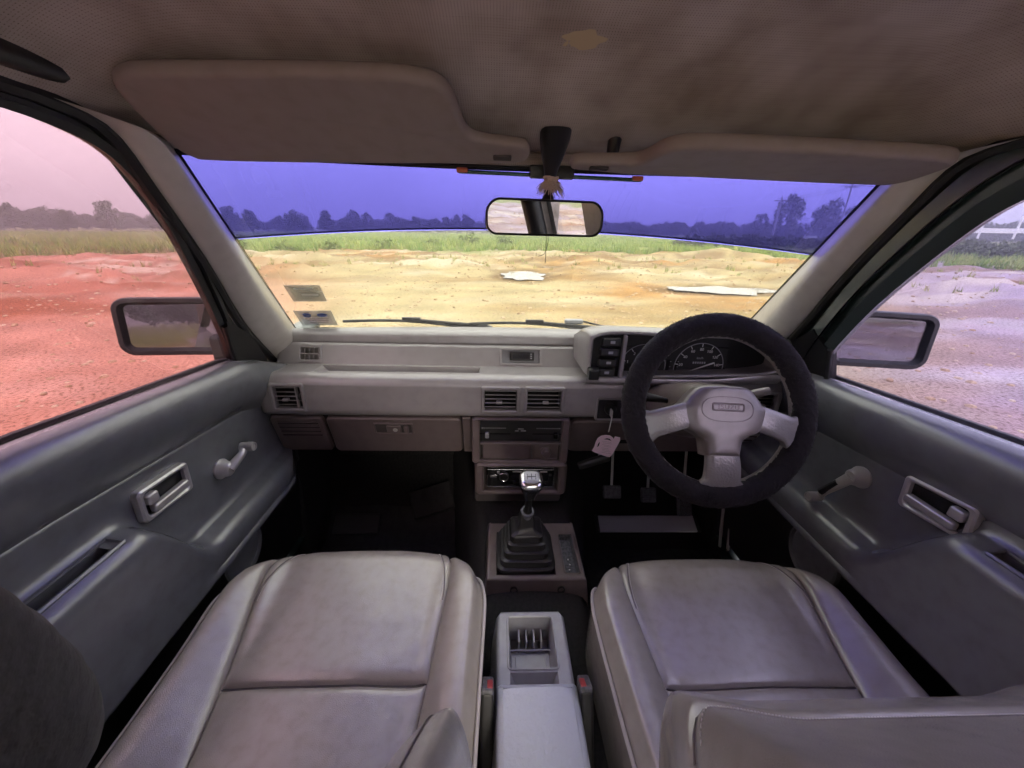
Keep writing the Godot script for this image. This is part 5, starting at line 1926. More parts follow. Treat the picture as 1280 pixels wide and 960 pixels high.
# ---------------------------------------------------------------- seats
# a stuffed panel: a patch of a base surface whose edges curl down into the seams
func cushion(base: Callable, s0: Callable, s1: Callable, t0: float, t1: float, ns: int, nt: int, curl: Array, depth := 0.014, width := 0.022, skirt := 0.0) -> G:
	var g := G.new()
	var rows := []
	for i in nt + 1:
		var ft := i / float(nt)
		ft = ft - sin(TAU * ft) / TAU * 0.55
		var t := lerpf(t0, t1, ft)
		var a: float = s0.call(t)
		var b: float = s1.call(t)
		var row := PackedVector3Array()
		for j in ns + 1:
			var fs := j / float(ns)
			fs = fs - sin(TAU * fs) / TAU * 0.7
			var s := lerpf(a, b, fs)
			var p: Vector3 = base.call(s, t)
			var n := ((base.call(s, t + 0.01) - base.call(s, t - 0.01)) as Vector3).cross(base.call(s + 0.01, t) - base.call(s - 0.01, t)).normalized()
			if n.y < -0.2: n = -n
			var dist := 1.0
			var ps: float = (base.call(b, t) - base.call(a, t)).length()
			var pt: float = (base.call(s, t1) - base.call(s, t0)).length()
			if curl[0]: dist = minf(dist, fs * ps / width)
			if curl[1]: dist = minf(dist, (1.0 - fs) * ps / width)
			var dt := 1.0
			if curl[2]: dt = minf(dt, ft * pt / width)
			if curl[3]: dt = minf(dt, (1.0 - ft) * pt / width)
			var e := sqrt(maxf(0.0, 1.0 - pow(1.0 - clampf(dist, 0.0, 1.0), 2.0))) * sqrt(maxf(0.0, 1.0 - pow(1.0 - clampf(dt, 0.0, 1.0), 2.0)))
			row.append(p - n * depth * (1.0 - e))
		rows.append(row)
	g.skin(rows)
	if skirt > 0.0:
		for side in [0, ns]:
			var up := PackedVector3Array(); var dn := PackedVector3Array()
			for r in rows:
				up.append(r[side]); dn.append(r[side] + Vector3(0, -skirt, 0))
			g.skin([up, dn])
	return g

func stitches(path: Array, called: String, parent: Node3D) -> void:
	var g := G.new()
	var r := RandomNumberGenerator.new()
	r.seed = path.size()
	for k in range(0, path.size() - 1):
		var a: Vector3 = path[k]; var b: Vector3 = path[k + 1]
		var d := (b - a)
		g.rbox((a + b) * 0.5, Vector3(0.0011, 0.0011, d.length() * 0.62), 0.0004, 1, Basis.looking_at(d.normalized(), Vector3(0.2, 1, 0.1)))
	var o := part(called, g, M["thread"], parent)
	o.set_meta("kind", "stuff")

func seat(side: float) -> void:
	var L := side < 0
	var cx := -0.342 if L else 0.374
	var zf := -0.668 if L else -0.640
	var inx := 1.0 if L else -1.0        # towards the car's middle
	var t := thing("front_seat", "passenger seat in grey-taupe leather with a dark cloth headrest" if L else "driver seat in grey-taupe leather with its backrest forward", "car seat", Vector3(cx, 0.55, -0.35), "front seats")
	# cushion: s across -1..1 (outer to inner for the passenger), t from the rear 0 to the front edge 1 and over it to 1.35
	var hw := 0.259
	var slack := FastNoiseLite.new()
	slack.frequency = 0.035
	slack.fractal_octaves = 3
	var base := func(s: float, q: float) -> Vector3:
		var f := clampf(q, -0.2, 1.0)
		var roll := maxf(0.0, q - 0.86)
		var w := hw * (1.0 - 0.05 * (1.0 - f)) * (1.0 - 0.16 * pow(maxf(0.0, f - 0.72) / 0.28, 2.0) * smoothstep(0.5, 1.0, absf(s)))
		var rear := -0.17
		var z := lerpf(rear, zf + 0.05, minf(q, 0.86) / 0.86)
		var yy := 0.868 + 0.018 * f - 0.012 * sin(f * PI)
		yy += 0.036 * smoothstep(0.55, 0.90, absf(s)) * (1.0 - 0.7 * smoothstep(0.75, 1.0, f)) - 0.030 * smoothstep(0.90, 1.0, absf(s))
		yy += 0.016 * (1.0 - s * s)
		yy += 0.0018 * slack.get_noise_2d(s * 60.0 + cx * 300.0, q * 75.0) * (1.0 - smoothstep(0.9, 1.1, q))
		var ang := minf(roll / 0.22, 1.0) * PI / 2
		var R := 0.052
		z -= R * sin(ang)
		yy -= R * (1.0 - cos(ang)) * (1.0 + 0.35 * pow(absf(s), 3.0))
		if q > 1.08: yy -= (q - 1.08) * 0.55
		# corners of the front edge sweep back
		z += 0.045 * pow(absf(s), 4.0) * smoothstep(0.4, 0.9, f)
		return Vector3(cx + s * inx * w, yy, z)
	var so := func(q: float) -> float: return -lerpf(0.47, 0.76, clampf(q * 1.05, 0.0, 1.0))
	var si := func(q: float) -> float: return lerpf(0.60, 0.72, clampf(q, 0.0, 1.0))
	var m1 := func(_q: float) -> float: return -1.0
	var p1 := func(_q: float) -> float: return 1.0
	var lower := part("cushion_base", G.new_box(Vector3(cx, 0.66, (zf - 0.10) * 0.5 + 0.005), Vector3(0.47, 0.30, -zf - 0.19), 0.03), M["black_plastic"], t)
	lower.set_meta("label", "dark seat base and runners")
	part("outer_bolster", cushion(base, m1, so, -0.15, 1.40, 26, 60, [false, true, false, false], 0.010, 0.018, 0.14), M["leather"], t)
	part("inner_bolster", cushion(base, si, p1, -0.15, 1.40, 24, 60, [true, false, false, false], 0.010, 0.018, 0.14), M["leather"], t)
	part("centre_panel", cushion(base, so, si, 0.428, 1.40, 44, 60, [true, true, true, false], 0.009, 0.016), M["leather"], t)
	part("rear_panel", cushion(base, so, si, -0.15, 0.424, 44, 30, [true, true, false, true], 0.008, 0.014), M["leather"], t)
	# dark cloth deep in the seams
	var g := G.new()
	for fn in [so, si]:
		var pts := []
		for k in 41:
			var q := lerpf(-0.1, 1.30, k / 40.0)
			pts.append(base.call(fn.call(q), q) + Vector3(0, -0.0115, 0))
		g.tube(pts, 0.0030, 5)
	var pts2 := []
	for k in 21: pts2.append(base.call(lerpf(so.call(0.426), si.call(0.426), k / 20.0), 0.426) + Vector3(0, -0.009, 0))
	g.tube(pts2, 0.0024, 5)
	part("seam_tape", g, M["seam_dark"], t)
	# piping on the outer edges of the bolsters
	for s in [-0.985, 0.985]:
		g = G.new()
		var pts := []
		for k in 45:
			var q := lerpf(-0.1, 1.32, k / 44.0)
			pts.append(base.call(s, q) + Vector3(signf(s) * inx * 0.004, 0.001, 0))
		g.tube(pts, 0.0030, 6)
		part("edge_piping", g, M["piping"], t)
	# curved insert seams at the front corners of the centre panel
	for e in [[-1.0, 0.50], [1.0, 0.55]]:
		var raised := []
		var run := []
		var run2 := []
		for k in 37:
			var f := k / 36.0
			var q := lerpf(0.70, 1.22, f)
			var edge: float = (so if e[0] < 0 else si).call(q)
			var s := lerpf(edge, e[1] * e[0], smoothstep(0.0, 0.75, f) * 0.85)
			raised.append(base.call(s, q) + Vector3(0, 0.0003, 0))
			run.append(base.call(s - e[0] * 0.014, q) + Vector3(0, 0.0008, 0))
			run2.append(base.call(s + e[0] * 0.014, q) + Vector3(0, 0.0008, 0))
		g = G.new()
		g.tube(raised, 0.0011, 5)
		part("insert_seam", g, M["seam_leather"], t)
		var fineA := curve(run, 110)
		stitches(fineA, "stitching", t)
	# backrest: lower face bulges forward, then leans back
	var backz := 0.012 if L else 0.0
	var bw := 0.258
	var prof := curve([Vector2(0.840, -0.170), Vector2(0.900, -0.235), Vector2(0.960, -0.276), Vector2(1.015, -0.289), Vector2(1.050, -0.278), Vector2(1.10, -0.245), Vector2(1.20, -0.165), Vector2(1.28, -0.095), Vector2(1.34, -0.030), Vector2(1.36, 0.03)], 60)
	var bb := func(s: float, q: float) -> Vector3:
		var f := clampf(q, 0.0, 1.0) * 60.0
		var k := mini(int(f), 59)
		var p: Vector2 = (prof[k] as Vector2).lerp(prof[k + 1], f - k)
		p += ((prof[60] - prof[59]) * (q - 1.0) * 60.0) if q > 1.0 else Vector2.ZERO
		var bol := smoothstep(0.55, 0.88, absf(s))
		var w := bw * (1.0 + (0.0 if L else 0.10) * smoothstep(0.35, 0.7, q))
		var dish := (0.055 if L else 0.012) * (1.0 - bol)
		var edge := 0.075 * pow(maxf(0.0, absf(s) - 0.86) / 0.14, 2.0)
		return Vector3(cx + s * inx * w, p.x - (0.050 if L else 0.0) * (1.0 - bol) * smoothstep(0.6, 0.2, q), p.y + backz + dish + edge)
	var bo := func(_q: float) -> float: return -0.70
	var bi := func(_q: float) -> float: return 0.66
	if L:
		part("back_outer_bolster", cushion(bb, m1, bo, 0.02, 1.0, 24, 60, [false, true, false, false], 0.010, 0.02), M["leather"], t)
		part("back_inner_bolster", cushion(bb, bi, p1, 0.02, 1.0, 24, 60, [true, false, false, false], 0.010, 0.02), M["leather"], t)
		part("back_centre", cushion(bb, bo, bi, 0.02, 1.0, 40, 60, [true, true, false, false], 0.010, 0.02), M["leather"], t)
		g = G.new()
		var pts := []
		for k in 45: pts.append(bb.call(0.80, lerpf(0.10, 0.95, k / 44.0)) + Vector3(0, 0.0006, -0.0006))
		g.tube(pts, 0.0012, 6)
		part("back_seam", g, M["seam_leather"], t)
	else:
		var bg := func(u: float, q: float) -> Vector3: return bb.call(u, q) + Vector3(0, -0.0045, 0.0080) * exp(-pow((q - 0.5865) / 0.0075, 2.0))
		part("back_lip", cushion(bg, m1, p1, 0.02, 0.5865, 60, 70, [false, false, false, false]), M["leather"], t, "narrow upper band of the backrest bulge above its seam")
		part("back_face", cushion(bg, m1, p1, 0.5865, 1.0, 60, 70, [false, false, false, false]), M["leather"], t)
		g = G.new()
		var pts := []
		for k in 61: pts.append(bg.call(lerpf(-0.96, 0.96, k / 60.0), 0.5865) + Vector3(0, 0.0006, -0.0008))
		g.tube(pts, 0.0016, 6)
		part("back_seam", g, M["seam_leather"], t)
		var run := []
		for k in 181: run.append(bb.call(lerpf(-0.95, 0.95, k / 180.0), 0.605) + Vector3(0, 0.0015, -0.0008))
		stitches(run, "back_stitching", t)
	g = G.new()
	g.rbox(Vector3(cx, 1.07, 0.055 + backz), Vector3(0.46, 0.50, 0.11), 0.04, 2, Basis(Vector3(1, 0, 0), 0.36))
	part("back_shell", g, M["black_plastic"], t)
	# headrest
	g = G.new()
	if L:
		var fz := FastNoiseLite.new()
		fz.frequency = 0.02; fz.fractal_octaves = 3
		var rows := []
		for i in 49:
			var v := lerpf(-PI / 2, PI / 2, i / 48.0)
			var row := PackedVector3Array()
			for j in 64:
				var u := TAU * j / 64
				var p := Vector3(signf(cos(u)) * pow(absf(cos(u)), 0.72) * 0.127, sin(v) * 0.250, signf(sin(u)) * pow(absf(sin(u)), 0.8) * 0.083)
				var cv := pow(maxf(0.0, cos(v)), 0.55)
				p.x *= cv; p.z *= cv
				var fold := fz.get_noise_3d(p.x * 900.0, p.y * 2600.0, p.z * 900.0)
				p += p.normalized() * 0.0022 * fold
				p = Basis(Vector3(1, 0, 0), 0.30) * (Basis(Vector3(0, 0, 1), -0.204) * p)
				row.append(Vector3(-0.508, 1.269, -0.147) + p)
			rows.append(row)
		g.skin(rows, true)
		part("headrest", g, M["headrest_cloth"], t, "dark ribbed cloth cover over the seat's shoulder and headrest", 70.0)

func buckle(side: float) -> void:
	var L := side < 0
	var b := thing("seat_belt_buckle", "red-buttoned belt buckle between the passenger seat and the console" if L else "red-buttoned belt buckle between the driver seat and the console", "belt buckle", Vector3(side * 0.08, 0.74, -0.33), "seat belt buckles")
	var tilt := Basis(Vector3(1, 0, 0), -0.50)
	var c := Vector3(side * 0.079 + 0.001, 0.802, -0.356)
	var g := G.new()
	g.rbox(c, Vector3(0.021, 0.150, 0.036), 0.006, 2, tilt)
	var body := part("buckle_body", g, M["boot_rubber"], b)
	g = G.new()
	g.rbox(c + tilt * Vector3(0, 0.0735, 0.0), Vector3(0.020, 0.012, 0.034), 0.004, 2, tilt)
	part("buckle_cap", g, M["worn_rubber"], b)
	g = G.new()
	g.rbox(c + tilt * Vector3(-side * 0.0040, 0.0752, 0.004), Vector3(0.0100, 0.010, 0.022), 0.0025, 2, tilt)
	part("release_button", g, M["red_plastic"], b)
	g = G.new()
	g.rbox(c + tilt * Vector3(side * 0.006, 0.0782, 0.0), Vector3(0.003, 0.002, 0.028), 0.0008, 1, tilt)
	part("tongue_slot", g, M["hole"], b)

# ---------------------------------------------------------------- visors, mirrors
func visors() -> void:
	for s in [-1.0, 1.0]:
		var L: bool = s < 0
		var a := Vector2(1.637, -0.665) if L else Vector2(1.634, -0.635)
		var b := Vector2(1.700, -0.493) if L else Vector2(1.649, -0.495)
		var raw := [Vector2(0.028, 0.27), Vector2(0.034, 0.34), Vector2(0.060, 0.37), Vector2(0.092, 0.40), Vector2(0.110, 0.47), Vector2(0.117, 0.62), Vector2(0.121, 0.80), Vector2(0.133, 0.93), Vector2(0.158, 0.985), Vector2(0.20, 1.0), Vector2(0.30, 0.985), Vector2(0.43, 0.945), Vector2(0.468, 0.91), Vector2(0.487, 0.84), Vector2(0.498, 0.72), Vector2(0.512, 0.45), Vector2(0.520, 0.2), Vector2(0.514, 0.06), Vector2(0.49, 0.01), Vector2(0.34, 0.03), Vector2(0.15, 0.09), Vector2(0.06, 0.11), Vector2(0.034, 0.15), Vector2(0.028, 0.21)]
		raw.append(raw[0])
		var fine := curve(raw, 120)
		var o := PackedVector2Array()
		var len := b.distance_to(a)
		for k in 120: o.append(Vector2(fine[k].x, fine[k].y * len))
		var up := Vector3(0, b.x - a.x, b.y - a.y).normalized()
		var n := up.cross(Vector3.RIGHT).normalized()
		if n.y > 0: n = -n
		var t := thing("sun_visor", "broad passenger sun visor folded up against the roof lining" if L else "driver sun visor seen edge-on above the right half of the windscreen", "sun visor", Vector3(s * 0.3, a.x, a.y), "sun visors")
		var g := G.new()
		var rows := []
		for q in [[0.009, -0.010], [0.003, -0.008], [0.0, -0.003], [0.0, 0.003], [0.0012, 0.0062], [0.0032, 0.0084], [0.0065, 0.0092]]:
			var row := PackedVector3Array()
			for p in G.inset(o, q[0]):
				row.append(Vector3(s * p.x, a.x, a.y) + up * p.y + n * q[1] * (1.0 if q[1] < 0 or p.x > 0.10 else 0.75))
			rows.append(row)
		g.skin(rows, true)
		for r in [0, -1]:
			var ins := G.inset(o, 0.009 if r == 0 else 0.0065)
			var tr := Geometry2D.triangulate_polygon(ins)
			for i in range(0, tr.size(), 3): g._face(rows[r][tr[i]], rows[r][tr[i + 1]], rows[r][tr[i + 2]], -n if r == 0 else n)
		part("visor_board", g, M["visor_cloth"], t, "", 50.0)
		# hook slot in the inner ear
		g = G.new()
		var c := Vector3(s * 0.066, a.x, a.y) + up * 0.040 + n * 0.0085
		g.rbox(c, Vector3(0.026, 0.004, 0.011), 0.0018, 1, Basis(Vector3.RIGHT, n, up) if s > 0 else Basis(Vector3.RIGHT, n, up))
		part("hook_slot", g, M["seam_dark"], t)
		g = G.new()
		var hook := Vector3(s * 0.100, headliner_y(s * 0.1, -0.655) - 0.001, -0.655)
		g.tube([hook + Vector3(0, 0.01, 0), hook + Vector3(0, -0.014, -0.006), hook + Vector3(s * 0.002, -0.018, -0.012)], [0.011, 0.009, 0.006], 10)
		part("visor_hook", g, M["black_plastic"], t)

func mirror_inside() -> void:
	var c := Vector3(0.004, 1.569, -0.660)
	var m := thing("inside_mirror", "wide inside mirror on a black stem at the top of the windscreen", "mirror", Vector3(0.009, 1.66, -0.69))
	var face := Basis.looking_at(Vector3(-0.13, 0.045, -1).normalized(), Vector3.UP)   # -z ahead, +z towards the seats
	var X := Transform3D(face, c)
	var o := PackedVector2Array()
	for p in rrect(0.191, 0.054, 0.021, 7): o.append(Vector2(p.x, p.y - 0.006 * pow(p.x / 0.095, 2.0) + 0.002))
	var g := G.new()
	var rows := []
	for q in [[0.022, -0.030], [0.008, -0.024], [0.001, -0.012], [0.0, 0.0], [0.0006, 0.0045], [0.0022, 0.0055], [0.0036, 0.0045], [0.0038, 0.001]]:
		var row := PackedVector3Array()
		for p in G.inset(o, q[0]): row.append(X * Vector3(p.x, p.y, q[1]))
		rows.append(row)
	g.skin(rows, true)
	g.fan(rows[0], true)
	part("mirror_shell", g, M["black_plastic"], m)
	g = G.new()
	var row := PackedVector3Array()
	for p in G.inset(o, 0.0030): row.append(X * Vector3(p.x, p.y, 0.0025))
	g.fan(row, false)
	part("mirror_glass", g, M["mirror_glass"], m)
	# stem
	g = G.new()
	var top := Vector3(0.010, headliner_y(0.01, -0.64) + 0.004, -0.640)
	rows = []
	for q in [[0.0, 0.023, 0.018, 0.0], [0.12, 0.022, 0.016, 0.0], [0.30, 0.018, 0.012, 0.004], [0.50, 0.0115, 0.009, 0.006], [0.72, 0.0075, 0.0065, 0.003], [1.0, 0.0065, 0.006, 0.0]]:
		var p := top.lerp(c + Vector3(0.004, 0.022, -0.018), q[0]) + Vector3(0, 0, -q[3])
		var r := PackedVector3Array()
		for k in 16: r.append(p + Vector3(cos(TAU * k / 16) * q[1], 0, -sin(TAU * k / 16) * q[2]))
		rows.append(r)
	rows.reverse()
	g.skin(rows, true, true)
	part("stem", g, M["black_plastic"], m)
	g = G.new()
	g.lathe([Vector2(0.004, -0.008), Vector2(0.009, -0.005), Vector2(0.010, 0.0), Vector2(0.008, 0.006), Vector2(0.003, 0.009)], 14, Transform3D(Basis.IDENTITY, c + Vector3(0.004, 0.026, -0.014)))
	part("ball_joint", g, M["black_plastic"], m)
	# frayed tassel wound round the stem, with two loose threads
	var t := thing("tassel", "frayed beige yarn tied round the stem of the inside mirror", "tassel", Vector3(0.012, 1.61, -0.665))
	var r := RandomNumberGenerator.new()
	r.seed = 12
	g = G.new()
	var tc := Vector3(0.010, 1.617, -0.668)
	for k in 10:
		var pts := []
		for j in 13: pts.append(tc + Vector3(cos(TAU * j / 12) * (0.0095 + 0.002 * sin(j * 2.0 + k)), -0.008 + k * 0.0018 + 0.001 * sin(j + k), sin(TAU * j / 12) * 0.009))
		g.tube(pts, 0.0013, 5, false)
	part("yarn_wrap", g, M["tassel"], t)
	g = G.new()
	for k in 120:
		var a := r.randf() * TAU
		var d := Vector3(cos(a), -0.35 - r.randf() * 0.9, sin(a)).normalized()
		var l := r.randf_range(0.008, 0.020)
		var p := tc + Vector3(cos(a) * 0.009, r.randf_range(-0.006, 0.004), sin(a) * 0.009)
		g.tube([p, p + d * l * 0.5 + Vector3(r.randfn(), r.randfn(), r.randfn()) * 0.0012, p + d * l + Vector3(0, -l * 0.25, 0)], [0.0007, 0.0006, 0.0003], 4)
	var fr := part("yarn_fringe", g, M["tassel"], t)
	fr.set_meta("kind", "stuff")
	for q in [[0.011, 0.0], [0.014, 0.010]]:
		g = G.new()
		g.tube(curve([tc + Vector3(0.002, -0.006, -0.012), Vector3(q[0], 1.56, -0.695), Vector3(q[0], 1.53, -0.69), Vector3(q[0] - q[1] * 0.6, 1.512, -0.687), Vector3(q[0] - q[1] * 1.6, 1.498 + q[1], -0.686)], 16), 0.0005, 5)
		part("loose_thread", g, M["seam_dark"], t)
	# slim glass strip on a black clip
	var st := thing("clip_on_strip", "slim dark green strip with orange ends clipped across the screen top", "strip", Vector3(0.012, 1.634, -0.70))
	g = G.new()
	g.rbox(Vector3(0.0135, 1.6315, -0.704), Vector3(0.300, 0.0058, 0.006), 0.002, 1, Basis(Vector3(0, 0, 1), -0.012))
	part("strip", g, M["teal_strip"], st)
	for s in [-1.0, 1.0]:
		g = G.new()
		g.rbox(Vector3(0.0135 + s * 0.143, 1.6335 - s * 0.0017, -0.7035), Vector3(0.018, 0.0075, 0.009), 0.002, 1)
		part("end_cap", g, M["orange_cap"], st)
	g = G.new()
	g.rbox(Vector3(0.0145, 1.636, -0.699), Vector3(0.072, 0.019, 0.012), 0.003, 1)
	part("clip", g, M["black_plastic"], st)

func mirror_outside(s: float) -> void:
	var L := s < 0
	var c := Vector3(-0.860, 1.306, -0.95) if L else Vector3(0.890, 1.318, -0.90)
	var m := thing("door_mirror", "black door mirror outside the passenger window" if L else "dark door mirror outside the driver window", "door mirror", Vector3(s * 0.75, 1.2, c.z), "door mirrors")
	var look := Vector3(0.36 if L else -0.34, 0.105 if L else 0.06, 1.0).normalized()      # towards the driver
	var X := Transform3D(Basis.looking_at(-look, Vector3.UP), c)
	X.basis = X.basis.rotated(look, -0.05 if L else 0.03)
	var o := PackedVector2Array()
	for p in rrect(0.222 if L else 0.205, 0.140, 0.030, 6): o.append(Vector2(p.x, p.y * (1.0 - s * p.x * 0.35)))
	var g := G.new()
	var rows := []
	for q in [[0.045, -0.085], [0.022, -0.075], [0.006, -0.050], [0.0, -0.015], [0.0, 0.004], [0.003, 0.008], [0.011, 0.008], [0.014, 0.002], [0.018, -0.010]]:
		var row := PackedVector3Array()
		for p in G.inset(o, q[0]): row.append(X * Vector3(p.x, p.y, q[1]))
		rows.append(row)
	g.skin(rows, true)
	g.fan(rows[0], true)
	part("mirror_housing", g, M["rubber"], m)
	g = G.new()
	var row := PackedVector3Array()
	for p in G.inset(o, 0.0165): row.append(X * Vector3(p.x, p.y, -0.008))
	g.fan(row, false)
	part("mirror_glass", g, M["mirror_glass"], m)
	g = G.new()
	var foot := Vector3(s * 0.715, 1.205, c.z - 0.01)
	g.rbox(Vector3(s * 0.752, 1.235, c.z - 0.005), Vector3(0.055, 0.11, 0.05), 0.014, 2)
	g.rbox(foot + Vector3(s * 0.02, -0.005, 0), Vector3(0.05, 0.05, 0.06), 0.012, 2)
	part("mirror_foot", g, M["rubber"], m)

func wipers() -> void:
	for q in [[0, "passenger-side wiper lying on the screen base"], [1, "driver-side wiper lying on the screen base"]]:
		var off := 0.0 if q[0] == 0 else 0.40
		var pivot := Vector3(-0.10 + off, 1.238, -1.262)
		var w := thing("wiper", q[1], "wiper", pivot, "windscreen wipers")
		var g := G.new()
		var tip := Vector3(-0.50 + off, 1.268, -1.228)
		g.lathe([Vector2(0.016, -0.012), Vector2(0.014, 0.010), Vector2(0.0, 0.014)], 14, Transform3D(Basis.IDENTITY, pivot))
		g.tube(curve([pivot + Vector3(0, 0.008, 0), pivot.lerp(tip, 0.3) + Vector3(0, 0.010, -0.002), pivot.lerp(tip, 0.62) + Vector3(0, 0.012, 0)], 8), [0.009, 0.008, 0.007, 0.007, 0.006, 0.006, 0.006, 0.006, 0.006], 8)
		part("wiper_arm", g, M["black_plastic"], w)
		g = G.new()
		var pts := []
		for k in 13:
			var f := k / 12.0
			pts.append((pivot + Vector3(-0.06, 0.004, 0.006)).lerp(tip + Vector3(-0.06, -0.004, 0.004), f) + Vector3(0, 0.012 * sin(f * PI), 0))
		g.tube(pts, 0.0045, 6)
		part("wiper_blade", g, M["rubber"], w)
		g = G.new()
		g.rbox(pivot.lerp(tip, 0.62) + Vector3(0, 0.016, 0), Vector3(0.06, 0.010, 0.012), 0.003, 1)
		part("blade_clip", g, M["boot_rubber"], w)
	var n := thing("washer_nozzle", "small grey washer nozzle with its hose at the foot of the screen", "washer nozzle", Vector3(0.19, 1.24, -1.27))
	var g := G.new()
	g.rbox(Vector3(0.187, 1.268, -1.27), Vector3(0.062, 0.016, 0.02), 0.005, 2)
	part("nozzle_body", g, M["console"], n)
	g = G.new()
	g.tube(curve([Vector3(0.215, 1.270, -1.27), Vector3(0.25, 1.262, -1.268), Vector3(0.30, 1.254, -1.262), Vector3(0.36, 1.25, -1.258)], 12), 0.003, 6)
	part("hose", g, M["rubber"], n)

func on_screen(x: float, y: float) -> Transform3D:   # a place on the inside of the windscreen
	var t := (y - 1.252) / 0.394
	var s := x / lerpf(0.672, 0.548, t)
	var p := screen(s, t)
	var ex := (screen(s + 0.02, t) - screen(s - 0.02, t)).normalized()
	var ey := (screen(s, t + 0.02) - screen(s, t - 0.02)).normalized()
	return Transform3D(Basis(ex, ey, ex.cross(ey)), p + ex.cross(ey) * 0.0015)

func stickers() -> void:
	var a := thing("green_sticker", "pale green tax sticker on the windscreen, upper one by the left pillar", "sticker", Vector3(-0.55, 1.37, -1.0))
	var X := on_screen(-0.552, 1.386)
	var g := G.new()
	g.prism(rrect(0.082, 0.080, 0.002, 2), 0.0006, X, 0.0001)
	part("sticker_rim", g, M["sticker_rim"], a)
	g = G.new()
	g.prism(rrect(0.066, 0.066, 0.001, 2), 0.0010, X, 0.0001)
	var f := part("sticker_face", g, M["sticker_green"], a)
	var r := RandomNumberGenerator.new()
	r.seed = 3
	for k in 6:
		g = G.new()
		g.rbox(X * Vector3(r.randf_range(-0.008, 0.008), 0.025 - k * 0.010, 0.0011), Vector3(r.randf_range(0.03, 0.05), 0.0035, 0.0006), 0.0002, 1, X.basis)
		part("print_line", g, M["white_print"] if k % 3 == 0 else M["sticker_rim"], f)
	var b := thing("lilac_sticker", "lilac sticker with two blue emblems on the windscreen, lower one by the left pillar", "sticker", Vector3(-0.58, 1.30, -1.1))
	X = on_screen(-0.585, 1.300)
	g = G.new()
	g.prism(rrect(0.098, 0.092, 0.002, 2), 0.0006, X, 0.0001)
	part("sticker_rim", g, M["sticker_rim"], b)
	g = G.new()
	g.prism(rrect(0.080, 0.074, 0.001, 2), 0.0010, X, 0.0001)
	f = part("sticker_face", g, M["sticker_lilac"], b)
	for q in [-0.020, 0.020]:
		g = G.new()
		var ring := []
		for k in 17: ring.append(X * Vector3(q + cos(TAU * k / 16) * (0.0095 if q < 0 else 0.012), 0.021 + sin(TAU * k / 16) * (0.0095 if q < 0 else 0.007), 0.0014))
		g.tube(ring, 0.0018, 5, false)
		g.rbox(X * Vector3(q, 0.021, 0.0012), Vector3(0.012, 0.008, 0.0008), 0.0003, 1, X.basis)
		part("emblem", g, M["sticker_blue"], f)
	for k in 3:
		g = G.new()
		g.rbox(X * Vector3(0.002, 0.000 - k * 0.012, 0.0011), Vector3(0.062 - k * 0.006, 0.006, 0.0006), 0.0002, 1, X.basis)
		part("print_line", g, M["sticker_pink"], f)

func key_tag() -> void:
	var t := thing("key_tag", "pink notched card tag hanging from the ignition key", "key tag", Vector3(0.236, 1.10, -0.91))
	var g := G.new()
	g.rbox(Vector3(0.236, 1.103, -0.908), Vector3(0.004, 0.020, 0.018), 0.001, 1)
	part("key", g, M["handle_metal"], t)
	g = G.new()
	g.tube([Vector3(0.236, 1.098, -0.898), Vector3(0.2345, 1.075, -0.898), Vector3(0.2325, 1.052, -0.898)], 0.0013, 6)
	part("cord", g, M["white_print"], t)
	# card outline, top loop and right notch
	var o := PackedVector2Array()
	for p in [[-0.036, -0.019], [-0.031, -0.006], [-0.029, 0.010], [-0.025, 0.022], [-0.016, 0.029], [-0.004, 0.031], [0.008, 0.029], [0.016, 0.023], [0.019, 0.018], [0.022, 0.026], [0.037, 0.022], [0.038, 0.012], [0.033, -0.003], [0.028, -0.018], [0.022, -0.034], [0.017, -0.041], [0.010, -0.040], [-0.010, -0.032], [-0.026, -0.025]]:
		o.append(Vector2(p[0], p[1]))
	o.reverse()
	var X := Transform3D(Basis(Vector3.UP, 0.05) * Basis(Vector3(1, 0, 0), 0.05), Vector3(0.2295, 1.012, -0.899))
	g = G.new()
	g.prism(o, 0.0015, X, 0.0004)
	var card := part("card", g, M["tag_card"], t)
	g = G.new()
	g.prism(PackedVector2Array([Vector2(-0.008, 0.0185), Vector2(0.000, 0.0215), Vector2(0.008, 0.0195), Vector2(0.014, 0.012), Vector2(0.004, 0.017)]), 0.0007, X.translated_local(Vector3(0, 0, 0.0012)), 0.0002)
	part("loop_hole", g, M["hole"], card)
	g = G.new()
	g.prism(PackedVector2Array([Vector2(-0.0235, -0.006), Vector2(-0.0195, -0.003), Vector2(-0.018, 0.006), Vector2(-0.0185, 0.010), Vector2(-0.022, 0.004)]), 0.0007, X.translated_local(Vector3(0, 0, 0.0012)), 0.0002)
	part("side_hole", g, M["hole"], card)
	var r := RandomNumberGenerator.new()
	r.seed = 9
	for k in 8:
		g = G.new()
		var w := r.randf_range(0.012, 0.028)
		g.rbox(X * Vector3(0.004 - k * 0.0004 + r.randf_range(-0.004, 0.004), 0.010 - k * 0.0052, 0.0017), Vector3(w, 0.0010, 0.0005), 0.0002, 1, X.basis * Basis(Vector3(0, 0, 1), -0.18))
		part("print_line", g, M["sticker_pink"], card)

